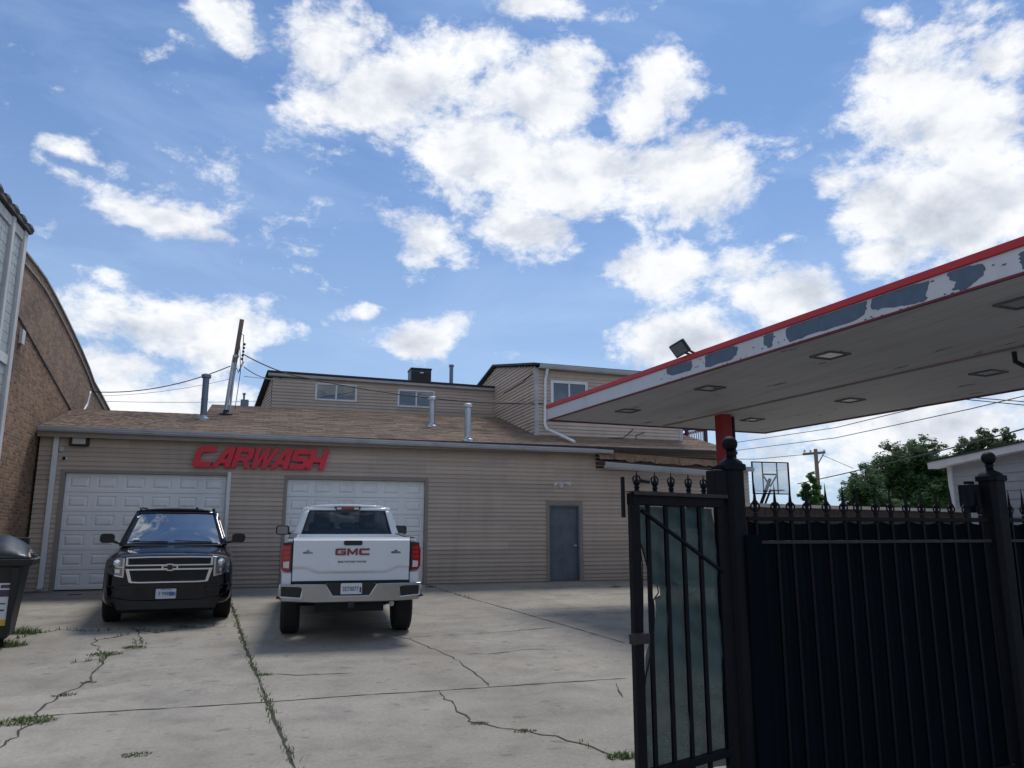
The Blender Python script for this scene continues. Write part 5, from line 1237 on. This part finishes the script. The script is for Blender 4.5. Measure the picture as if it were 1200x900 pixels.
# gate leaf
GL = Vector((2.00, 4.06, 0)); GR = Vector((2.80, 4.35, 0)); gd = (GR-GL).normalized(); gn = Vector((gd.y, -gd.x, 0)); gl_ = (GR-GL).length
GP = lambda s, o, z: GL+gd*s+gn*o+Z*z
gt = thing('iron_gate', 'open black iron gate leaf with diagonal brace and torn teal mesh', 'gate', GP(gl_, 0, 0))
mb = MB(); mb.bar(GP(.03, 0, .1), GP(.03, 0, 1.90), .055, .055); mb.build('stile', M['iron'], gt, bevel=.005)
mb = MB(); mb.bar(GP(gl_-.05, 0, .1), GP(gl_-.05, 0, 1.88), .045, .045); mb.build('stile', M['iron'], gt, bevel=.005)
mb = MB(); mb.bar(GP(.0, 0, 1.865), GP(gl_-.02, 0, 1.865), .055, .07); mb.build('top_rail', M['iron'], gt, bevel=.005)
mb = MB(); mb.bar(GP(-.02, .02, 1.905), GP(gl_-.02, .02, 1.905), .07, .006); mb.bar(GP(-.02, .055, 1.898), GP(gl_-.02, .055, 1.898), .006, .022); mb.build('angle_cap', M['iron_worn'], gt)
mb = MB(); mb.bar(GP(.03, 0, .38), GP(gl_-.03, 0, .38), .045, .045); mb.build('bottom_rail', M['iron'], gt, bevel=.005)
for i in range(4):
    s = .145+.155*i
    mb = MB(); mb.bar(GP(s, 0, .12), GP(s, 0, 1.84), .022, .022); mb.build('bar', M['iron'], gt)
mb = MB(); mb.bar(GP(.08, .016, 1.80), GP(gl_-.05, .016, 1.43), .024, .014); mb.build('diagonal_brace', M['iron'], gt)
for i, s in enumerate((.06, .215, .36, .52, .665)):
    mb = MB(); c = GP(s, 0, 1.90); mb.lathe(c, [(.012, 0), (.018, .012), (.012, .022), (.018, .034), (.012, .044), (.022, .056), (.02, .066), (.008, .08), (.002, .13)], 8)
    for sg in (-1, 1):
        mb.tube([c+gd*sg*(.006+.024*math.sin(a))+Z*(.062+.018-.022*math.cos(a)) for a in [R(10+k*26) for k in range(7)]], .005, 5)
    mb.build('spear_finial', M['iron'], gt, smooth=40)
mb = MB(); mb.bar(GP(-.045, -.01, 1.76), GP(-.045, -.01, 1.99), .03, .012); mb.build('stop_plate', M['iron'], gt)
mb = MB(); mb.obox(GP(-.005, .05, 1.10), gd, gn, Z, .12, .05, .055); lt_ = mb.build('latch', M['iron_worn'], gt, bevel=.004)
mb = MB(); mb.obox(GP(.0575, .05, 1.10), gd, gn, Z, .006, .034, .036); mb.build('latch_mouth', M['dark'], lt_)
def gx(v):      # torn left edge as a function of height fraction
    z = .12+1.7*v
    return .08+.05*math.sin((1.85-z)*2.1)**2+.07*max(0, math.sin((z-.75)*3.6))+(.05 if 1.25 < z < 1.32 else 0)-(.02 if z > 1.7 else 0)
def Pg(u, v):
    a = gx(v); s = a+(gl_-.04-a)*u; return GP(s, -.026-.014*math.sin(u*9+v*5)-.012*math.sin(v*17+u*4)-.006*math.sin(u*31-v*23)-.004*math.sin(v*60+u*11), .30+1.525*v)
mb = MB(); mb.sheet(Pg, 48, 120); gm_ = mb.build('mesh_screen', M['mesh_teal'], gt, smooth=True)
mb = MB(); pts = [GP(gx(v/40)-.004, -.02, .30+1.525*v/40) for v in range(41)]; mb.tube(pts, .004, 5); mb.tube([GP(.07, -.015, 1.70), GP(.11, -.02, 1.5), GP(.105, -.02, 1.3), GP(.09, -.02, 1.0), GP(.10, -.02, .7), GP(.085, -.02, .4)], .003, 5); mb.build('frayed_hem', M['iron'], gm_, smooth=True)

# ------------------------------------------------------------------ things beyond the fence
def at_cam(px, d): x = (px-600)/918*d; return Vector((x*CY+d*SY, -x*SY+d*CY, 0))
a, b = at_cam(866, 14), at_cam(1140, 18)
t = thing('board_fence', 'brown board fence with a beige cap rail beyond the spiked iron fence', 'fence', (a+b)/2)
ht = lambda p, px, py: H+(623-py)/918*(p.x*SY+p.y*CY)
za, zb2 = ht(a, 866, 590), ht(b, 1140, 598)
d = (b-a).normalized(); nn = Vector((d.y, -d.x, 0)); L_ = (b-a).length
mb = MB(); k = int(L_/.14)
for i in range(k):
    s0, s1 = L_*i/k+.004, L_*(i+1)/k-.004; zt = za+(zb2-za)*i/k-.06; c = a+d*(s0+s1)/2; mb.obox(c+Z*zt/2, d, nn, Z, s1-s0, .022, zt)
mb.build('boards', M['boards'], t)
mb = MB(); mb.bar(a+Z*(za-.025), b+Z*(zb2-.025), .14, .06, up=Z); mb.build('cap_rail', M['cap'], t)
for i in range(6):
    s = L_*i/5; mb = MB(); mb.obox(a+d*s-nn*.07+Z*1.0, d, nn, Z, .09, .09, 2.0); mb.build('post', M['boards'], t)
# basketball hoop
hc = at_cam(907.5, 26.2); hd = (at_cam(931, 26.4)-at_cam(884, 26.0)).normalized(); hn = Vector((hd.y, -hd.x, 0)); hw_ = .70
z_top = H+(623-542)/918*26.2; z_bot = H+(623-579)/918*26.2
hp = thing('basketball_hoop', 'clear basketball backboard with dark frame on a pole beyond the fences', 'basketball hoop', hc)
mb = MB()
for s, x0, x1 in ((0, 0, 0),): 
    mb.obox(hc+Z*z_top, hd, hn, Z, 2*hw_, .04, .04); mb.obox(hc+Z*z_bot, hd, hn, Z, 2*hw_, .04, .04)
    for sg in (-1, 1): mb.obox(hc+hd*sg*hw_+Z*(z_top+z_bot)/2, hd, hn, Z, .04, .04, z_top-z_bot+.04)
    for sg in (-.35, .35): mb.obox(hc-hn*.04+hd*sg*.8+Z*(z_top+z_bot)/2, hd, hn, Z, .035, .03, z_top-z_bot)
    mb.obox(hc-hn*.04+Z*(z_bot+.62*(z_top-z_bot)), hd, hn, Z, .56, .04, .05)
mb.build('frame', M['iron'], hp)
mb = MB(); mb.obox(hc+Z*(z_top+z_bot)/2, hd, hn, Z, 2*hw_-.07, .012, z_top-z_bot-.07); mb.build('board', mat('backboard_acrylic', (.5, .55, .6), .25), hp) if False else mb.build('board', glass_mat('backboard_acrylic', (.72, .76, .8), 1), hp)
rc = hc+hn*.32+Z*(z_bot+.10); mb = MB(); mb.tube([rc+hd*.23*math.cos(a_)+hn*.23*math.sin(a_) for a_ in [2*math.pi*k/20 for k in range(21)]], .012, 6); mb.bar(hc+Z*(z_bot+.10), rc-hn*.22, .1, .04); mb.build('rim', mat('orange_rim', (.35, .09, .03), .5), hp)
mb = MB(); mb.bar(hc-hn*1.0+Z*2.2, hc-hn*.05+Z*(z_bot+.5), .08); mb.bar(hc-hn*1.0+Z*1.9, hc-hn*.05+Z*(z_bot+.15), .05); mb.tube([hc-hn*1.0, hc-hn*1.0+Z*2.4], .07, 10); mb.bar(hc-hn*.06-hd*.25+Z*(z_bot+.6), hc-hn*.06+Z*(z_bot+.25), .04); mb.bar(hc-hn*.06+hd*.25+Z*(z_bot+.6), hc-hn*.06+Z*(z_bot+.25), .04); mb.build('pole', M['iron'], hp)
# red deck railing behind the taller storey
p0, p1 = AtY(800, 521, 24), AtY(828, 521, 24); zt = AtY(814, 504, 24).z
t = thing('deck_railing', 'dark red wooden deck railing with pale balusters at the end of the upper storey', 'railing', (14.3, 24, 4.4))
mb = MB(); mb.bar((p0.x-.3, 24, zt-.02), (p1.x, 24, zt+.06), .09, .08); mb.bar((p0.x-.3, 24, zt-.75), (p1.x, 24, zt-.70), .07, .07)
for x in (p0.x+.18, p1.x-.02): mb.obox((x, 24, 4.6), X, Y, Z, .1, .1, 1.4)
mb.bar((p1.x, 24, zt+.04), (p1.x, 27, zt+.04), .08); mb.build('frame', M['deckred'], t)
for k in range(9):
    x = p0.x+.3+k*.09
    if x < p1.x-.08:
        mb = MB(); mb.obox((x, 24, zt-.38), X, Y, Z, .035, .035, .68); mb.build('baluster', M['sticker_white'], t)
mb = MB(); mb.box(12.5, p1.x+.1, 23.9, 27, 3.9, 4.05); mb.box(p1.x-.1, p1.x+.1, 23.95, 24.1, .3, 3.9); mb.build('platform', M['deckred'], t)
# white garage on the right
gx0 = 16.06; gy1 = 14.9
t = thing('white_garage', 'white sided outbuilding with a dark shallow roof at the right edge beyond the fence', 'building', (gx0, gy1, 0))
rz = lambda y: 3.31+.085*(gy1-y)
mb = MB(); 
for i in range(24):
    y1_, y0_ = gy1-i*.25, gy1-(i+1)*.25
    lap(mb, (gx0, gy1, 0), -Y, -X, 0, rz((y0_+y1_)/2)-.02, i*.25, (i+1)*.25, .2, proud=.02)
lap(mb, (gx0, gy1, 0), X, Y, 0, 3.25, 0, 5, .2, proud=.02); mb.build('wall', mat('white_lap_siding', (.36, .38, .41), .5, dirt=.15), t)
mb = MB(); mb.obox((gx0-.03, gy1-.05, 1.65), X, Y, Z, .06, .12, 3.3); mb.build('corner_board', M['white_trim'], t)
mb = MB(); a_, b_ = Vector((gx0-.28, gy1+.35, rz(gy1+.35)+.02)), Vector((gx0-.28, gy1-6, rz(gy1-6)+.02)); mb.bar(a_, b_, .04, .17, up=Z); mb.bar(a_+Vector((.15, 0, -.07)), b_+Vector((.15, 0, -.07)), .28, .012, up=Z); mb.build('rake_board', M['white_trim'], t)
mb = MB(); mb.add([(gx0-.33, gy1+.38, rz(gy1+.38)+.10), (gx0+6, gy1+.38, rz(gy1+.38)+.10), (gx0+6, gy1-6, rz(gy1-6)+.10), (gx0-.33, gy1-6, rz(gy1-6)+.10),
                   (gx0-.33, gy1+.38, rz(gy1+.38)+.14), (gx0+6, gy1+.38, rz(gy1+.38)+.14), (gx0+6, gy1-6, rz(gy1-6)+.14), (gx0-.33, gy1-6, rz(gy1-6)+.14)], [(0, 1, 2, 3), (7, 6, 5, 4), (0, 4, 5, 1), (1, 5, 6, 2), (2, 6, 7, 3), (3, 7, 4, 0)])
mb.build('roof', M['roof_edge'], t)
mb = MB(); mb.box(gx0+.05, gx0+5.9, gy1-6, gy1-.05, 0, 3.2); mb.build('core', M['white_trim'], t)
# utility pole
uc = at_cam(963, 45); ud = Vector((CY, -SY, 0)); uz = H+(623-528)/918*45
t = thing('utility_pole', 'wooden utility pole with crossarm far off behind the sapling', 'utility pole', uc)
mb = MB(); mb.tube([uc, uc+Z*(uz+.1)], [.15, .11], 10); mb.build('pole', M['wood'], t)
mb = MB(); mb.bar(uc-ud*.75+Z*(uz-.2), uc+ud*.55+Z*(uz-.1), .12, .14); mb.bar(uc+Z*(uz-.9), uc+ud*.45+Z*(uz-.2), .05, .05); mb.build('crossarm', M['wood'], t)
for k in (-.65, -.3, .5):
    mb = MB(); mb.lathe(uc+ud*k+Z*(uz-.1), [(.03, 0), (.06, .05), (.06, .12), (.03, .16)], 8); mb.build('insulator', M['limestone'], t)
def DP(px, py, d):
    q = ray(px, py); return Vector((0, 0, H))+q*(d/(q.x*SY+q.y*CY))
wire('upper thin wire running from the pole toward the canopy end', [DP(846, 521, 40), DP(980, 501, 30), DP(1075, 478, 22), DP(1200, 440, 18)], .014, seg=6)
wire('second thin wire just under the upper one beside the canopy', [DP(846, 530, 40), DP(980, 513, 30), DP(1138, 479, 22), DP(1300, 440, 18)], .014, seg=6)
wire('wire from the pole crossarm to the left', [DP(950, 532, 45), DP(886, 538, 42), DP(840, 538, 40)], .018, seg=6)
wire('thick dark cable sagging behind the trees up to the right', [DP(935, 567, 34), DP(985, 556, 30), DP(1040, 543, 27), DP(1095, 530, 24), DP(1150, 516, 21), DP(1320, 470, 16)], .02, seg=5)
wire('wire descending from the pole toward the trees', [DP(963, 533, 45), DP(1000, 549, 46)], .014, seg=6)
wire('upper of the pair of wires under the canopy at the right edge', [DP(1140, 466, 30), DP(1320, 480, 24)], .02, seg=4)
wire('lower of the pair of wires under the canopy at the right edge', [DP(1130, 468, 30), DP(1320, 486, 24)], .02, seg=4)

# ------------------------------------------------------------------ trees
def tree(base_, h, crowns, leafn, lsize, label, m, seed, trunk_r=.22, name='tree', limbs=9):
    g = random.Random(seed); t = thing(name, label, 'tree', base_)
    mb = MB(); top = base_+Z*h*.8; mb.tube([base_, base_+Z*h*.35+X*.1, top], [trunk_r, trunk_r*.75, trunk_r*.25], 8)
    cs = []
    for (c, r) in crowns:
        for _ in range(max(5, int(r*22))):
            d = Vector((g.gauss(0, 1), g.gauss(0, 1), g.gauss(0, .8))).normalized()*r*g.uniform(.35, 1.0); cs.append((Vector(c)+d, r*g.uniform(.18, .42)))
    for k in range(limbs):
        c = g.choice(crowns)[0]; s = base_+Z*h*g.uniform(.25, .6); mb.tube([s, s.lerp(Vector(c), .5)+Z*.2, Vector(c)+Vector((g.uniform(-.5, .5), g.uniform(-.5, .5), g.uniform(-.2, .5)))], [trunk_r*.4, trunk_r*.2, .03], 5)
    mb.build('trunk', M['bark'], t, smooth=True)
    mb = MB(); tot = sum(r*r for _, r in cs)
    for c, r in cs:
        for _ in range(int(leafn*r*r/tot)):
            d = Vector((g.gauss(0, 1), g.gauss(0, 1), g.gauss(0, .7))); d = d.normalized()*r*g.random()**.45
            p = c+d; a_ = Vector((g.gauss(0, 1), g.gauss(0, 1), g.gauss(0, 1))).normalized(); b_ = a_.orthogonal().normalized(); l = lsize*g.uniform(.6, 1.3)
            mb.add([p-a_*l, p+b_*l*.45, p+a_*l, p-b_*l*.45], [(0, 1, 2, 3)])
    mb.build('crown', m, t)
def C_(px, py, d, r): return (DP(px, py, d), r)
tree(at_cam(1058, 45), 6.5, [C_(1045, 548, 45, 1.3), C_(1065, 533, 45, 1.1), C_(1082, 527, 45, .8), C_(1095, 545, 45, 1.2), C_(1075, 560, 45, 1.5), C_(1105, 565, 44, 1.3), C_(1050, 575, 45, 1.4), C_(1085, 585, 44, 1.4), C_(1098, 528, 46, .6), C_(1035, 562, 45, 1.1), C_(1060, 558, 46, 1.4), C_(1092, 560, 46, 1.4)], 60000, .095, 'large spreading leafy tree left of the white outbuilding', M['leaf'], 1)
tree(at_cam(1012, 40), 5, [C_(1012, 562, 40, .9), C_(1000, 575, 40, .9), C_(1025, 570, 40, 1.0), C_(1010, 588, 40, 1.2), C_(1030, 590, 40, 1.1)], 20000, .085, 'shorter bushy tree between the sapling and the large tree', M['leaf'], 2)
tree(at_cam(951, 30), 3.4, [C_(949, 556, 30, .22), C_(953, 568, 30, .35), C_(945, 575, 30, .35), C_(955, 583, 30, .42), C_(944, 592, 30, .4), C_(960, 592, 30, .35)], 4200, .09, 'slim bright green sapling in front of the utility pole', M['leaf_light'], 3, .04, limbs=0)
tree(at_cam(1160, 50), 8, [C_(1145, 526, 50, .9), C_(1165, 518, 50, 1.0), C_(1180, 520, 50, .8), C_(1132, 524, 50, .7), C_(1192, 526, 50, .8), C_(1160, 545, 50, 1.5)], 18000, .12, 'flat-topped tree rising behind the dark roof of the white outbuilding', M['leaf'], 4)
tree(at_cam(1075, 60), 5, [C_(1060, 590, 60, 2.0), C_(1100, 590, 60, 2.0), C_(1020, 598, 60, 1.6), C_(1135, 590, 60, 2)], 14000, .2, 'low dark hedge-like tree mass low behind the large tree', M['leaf'], 5)

# ------------------------------------------------------------------ sun, sky
SUN_EL, SUN_AZ = R(60), R(34)          # azimuth from +Y towards +X (behind the building, to the right)
sd = Vector((math.sin(SUN_AZ)*math.cos(SUN_EL), math.cos(SUN_AZ)*math.cos(SUN_EL), math.sin(SUN_EL)))
sl_ = bpy.data.lights.new('sun', 'SUN'); so = bpy.data.objects.new('sun', sl_); COL.objects.link(so)
sl_.energy = 1.8; sl_.angle = R(16); sl_.color = (1, .95, .88); so.rotation_euler = (-sd).to_track_quat('-Z', 'Y').to_euler()
wd = bpy.data.worlds.new('World'); scene.world = wd; wd.use_nodes = True
t = NT(wd.node_tree); t.n.clear()
out = t.add('ShaderNodeOutputWorld'); bg = t.add('ShaderNodeBackground'); bg.inputs[1].default_value = .1; t.link(bg.outputs[0], out.inputs[0])
sky = t.add('ShaderNodeTexSky'); sky.sky_type = 'NISHITA'; sky.sun_disc = False; sky.sun_elevation = SUN_EL; sky.sun_rotation = SUN_AZ
sky.air_density = 1.0; sky.dust_density = .6; sky.ozone_density = 2.2; sky.altitude = 200
tc = t.add('ShaderNodeTexCoord').outputs['Generated']
BL = [(470, 105, 120, 70, 12, 1), (395, 45, 55, 55, 0, .9), (620, 110, 85, 60, 0, .95), (570, 180, 70, 55, 0, 1), (690, 210, 100, 48, 10, 1), (800, 210, 100, 55, 0, 1.05),
      (610, 275, 60, 42, -25, .75), (765, 120, 50, 55, 0, .85), (650, 62, 50, 22, 0, .6), (620, 8, 80, 18, 0, .7), (268, 25, 50, 22, -45, .6), (540, 60, 60, 50, 0, .8),
      (188, 250, 85, 20, -18, .75), (72, 172, 28, 13, 0, .6), (190, 378, 130, 42, -8, .95), (130, 325, 45, 22, -25, .6), (255, 400, 60, 30, 0, .8), (125, 440, 60, 35, 0, .8), (60, 200, 25, 14, -30, .35),
      (487, 398, 58, 21, 0, .95), (419, 356, 27, 13, 0, .85), (515, 300, 42, 26, -30, .5), (775, 312, 62, 32, 10, .9), (795, 390, 80, 36, 5, .95), (940, 340, 75, 42, 0, .95), (880, 300, 50, 30, 0, .5),
      (1125, 130, 120, 95, 0, 1.15), (1090, 250, 95, 65, 0, 1), (1185, 50, 60, 50, 0, .9), (1160, 230, 90, 90, 0, 1.1), (1045, 20, 30, 12, 0, .4), (980, 220, 25, 12, 0, .4), (1050, 300, 60, 30, 0, .8),
      (1050, 515, 260, 60, 0, .75), (180, 470, 120, 26, 0, .7)]
# warp the lookup a little so outlines are not elliptical
nz = t.add('ShaderNodeTexNoise'); nz.inputs['Scale'].default_value = 5; nz.inputs['Detail'].default_value = 3; t.link(tc, nz.inputs['Vector'])
wv_ = t.add('ShaderNodeVectorMath', operation='MULTIPLY_ADD'); t.link(nz.outputs['Color'], wv_.inputs[0]); wv_.inputs[1].default_value = (.09,)*3; t.link(tc, wv_.inputs[2])
ws_ = t.add('ShaderNodeVectorMath', operation='SUBTRACT'); t.link(wv_.outputs[0], ws_.inputs[0]); ws_.inputs[1].default_value = (.045,)*3
field = None
for (px, py, rx, ry, ang, wgt) in BL:
    c = ray(px, py).normalized(); ex = (ray(px+rx, py).normalized()-c).length; ey = (ray(px, py-ry).normalized()-c).length
    e1 = (ray(px+1, py).normalized()-c).normalized(); e2 = c.cross(e1); 
    if e2.dot(ray(px, py-1).normalized()-c) < 0: e2 = -e2
    a_ = R(ang); u_ = e1*math.cos(a_)+e2*math.sin(a_); v_ = c.cross(u_).normalized(); u_ = v_.cross(c)
    mt = Matrix((u_, v_, c)).transposed()
    mp = t.add('ShaderNodeMapping', vector_type='TEXTURE'); mp.inputs['Location'].default_value = c; mp.inputs['Rotation'].default_value = mt.to_euler(); mp.inputs['Scale'].default_value = (ex*1.2, ey*1.2, .6)
    t.link(ws_.outputs[0], mp.inputs['Vector'])
    ln_ = t.add('ShaderNodeVectorMath', operation='LENGTH'); t.link(mp.outputs[0], ln_.inputs[0])
    f = t.math('MULTIPLY', t.math('SUBTRACT', 1.0, ln_.outputs['Value']), wgt)
    if field is None: field = f
    else:
        n = t.add('ShaderNodeMath', operation='SMOOTH_MAX'); t.link(field, n.inputs[0]); t.link(f, n.inputs[1]); n.inputs[2].default_value = .12; field = n.outputs[0]
field = t.math('MAXIMUM', t.math('MULTIPLY', field, 1.25), -.6)
# clouds elsewhere in the sky
back = t.add('ShaderNodeVectorMath', operation='DOT_PRODUCT'); t.link(tc, back.inputs[0]); back.inputs[1].default_value = ray(600, 300).normalized()
bm2 = t.ramp(back.outputs['Value'], [(.45, 1.0), (.70, 0.0)])
wide = t.noise(t.mapping(tc, (1, 1, 2.0)), 2.4, 3, .5); wide = t.math('MULTIPLY', t.math('SUBTRACT', wide, .50), 3.2)
wide = t.math('MULTIPLY', wide, bm2)
wide = t.math('SUBTRACT', wide, t.math('MULTIPLY', t.math('SUBTRACT', 1, bm2), .3))
field = t.math('MAXIMUM', field, wide)
def fbm(off):
    a_ = t.noise(t.mapping(tc, (1, 1, 1.5), off), 7.0, 12, .64, .25)
    return a_
fb1 = fbm((0, 0, 0)); fb2 = t.noise(t.mapping(tc, (1, 1, 1.6)), 26, 8, .65, .2)
up = (sd-ray(600, 250).normalized()*sd.dot(ray(600, 250).normalized())).normalized()*.030+Vector((0, 0, .02))
lo1 = t.noise(t.mapping(tc, (1, 1, 1.5)), 8.0, 4.5, .55, .25); lo3 = t.noise(t.mapping(tc, (1, 1, 1.5), tuple(up*1.35)), 8.0, 4.5, .55, .25)
k = t.math('ADD', t.math('MULTIPLY', t.math('SUBTRACT', fb1, .5), 2.45), t.math('MULTIPLY', t.math('SUBTRACT', fb2, .5), 1.55))
dens_ = t.math('ADD', field, k)
alpha = t.ramp(dens_, [(-.0, 0.0), (.14, .2), (.34, .66), (.62, 1.0)])
fb3 = fbm(tuple(up*1.0))
relief = t.math('ADD', t.math('MULTIPLY', t.math('SUBTRACT', lo1, lo3), 1.9), t.math('MULTIPLY', t.math('SUBTRACT', fb1, fb3), 1.9))        # lit towards the sun, grey away from it
thick = t.math('SUBTRACT', t.math('MULTIPLY', dens_, .30), t.math('ADD', relief, t.math('MULTIPLY', t.math('SUBTRACT', fb2, .5), .55)))
cc = t.ramp(t.math('ADD', thick, .22), [(.0, (7.9, 8.0, 8.1)), (.36, (7.2, 7.35, 7.6)), (.62, (5.9, 6.2, 6.75)), (1.0, (4.3, 4.7, 5.4))])
# thin veil
veil = t.noise(t.mapping(tc, (1, 1.6, 3.2), rot=(0, 0, R(30))), 2.6, 8, .62, .8); veil = t.ramp(veil, [(.44, 0.0), (.78, .30)])
skyc = t.mix(1.0, sky.outputs[0], (.385, .615, .86), 'MULTIPLY')
sep = t.add('ShaderNodeSeparateXYZ'); t.link(tc, sep.inputs[0]); hz = t.ramp(sep.outputs[2], [(0.0, .85), (.2, .46), (.45, .18), (.75, .04)])
c1 = t.mix(hz, skyc, (4.4, 5.4, 6.7)); c1 = t.mix(veil, c1, (4.6, 6.0, 8.0))
fin = t.mix(alpha, c1, cc)
t.link(fin, bg.inputs[0])
wd.cycles.sampling_method = 'MANUAL'; wd.cycles.sample_map_resolution = 512

scene.view_settings.view_transform = 'Standard'; scene.view_settings.look = 'None'; scene.view_settings.exposure = .38; scene.view_settings.gamma = 1
scene.render.engine = 'CYCLES'
scene.cycles.transparent_max_bounces = 16
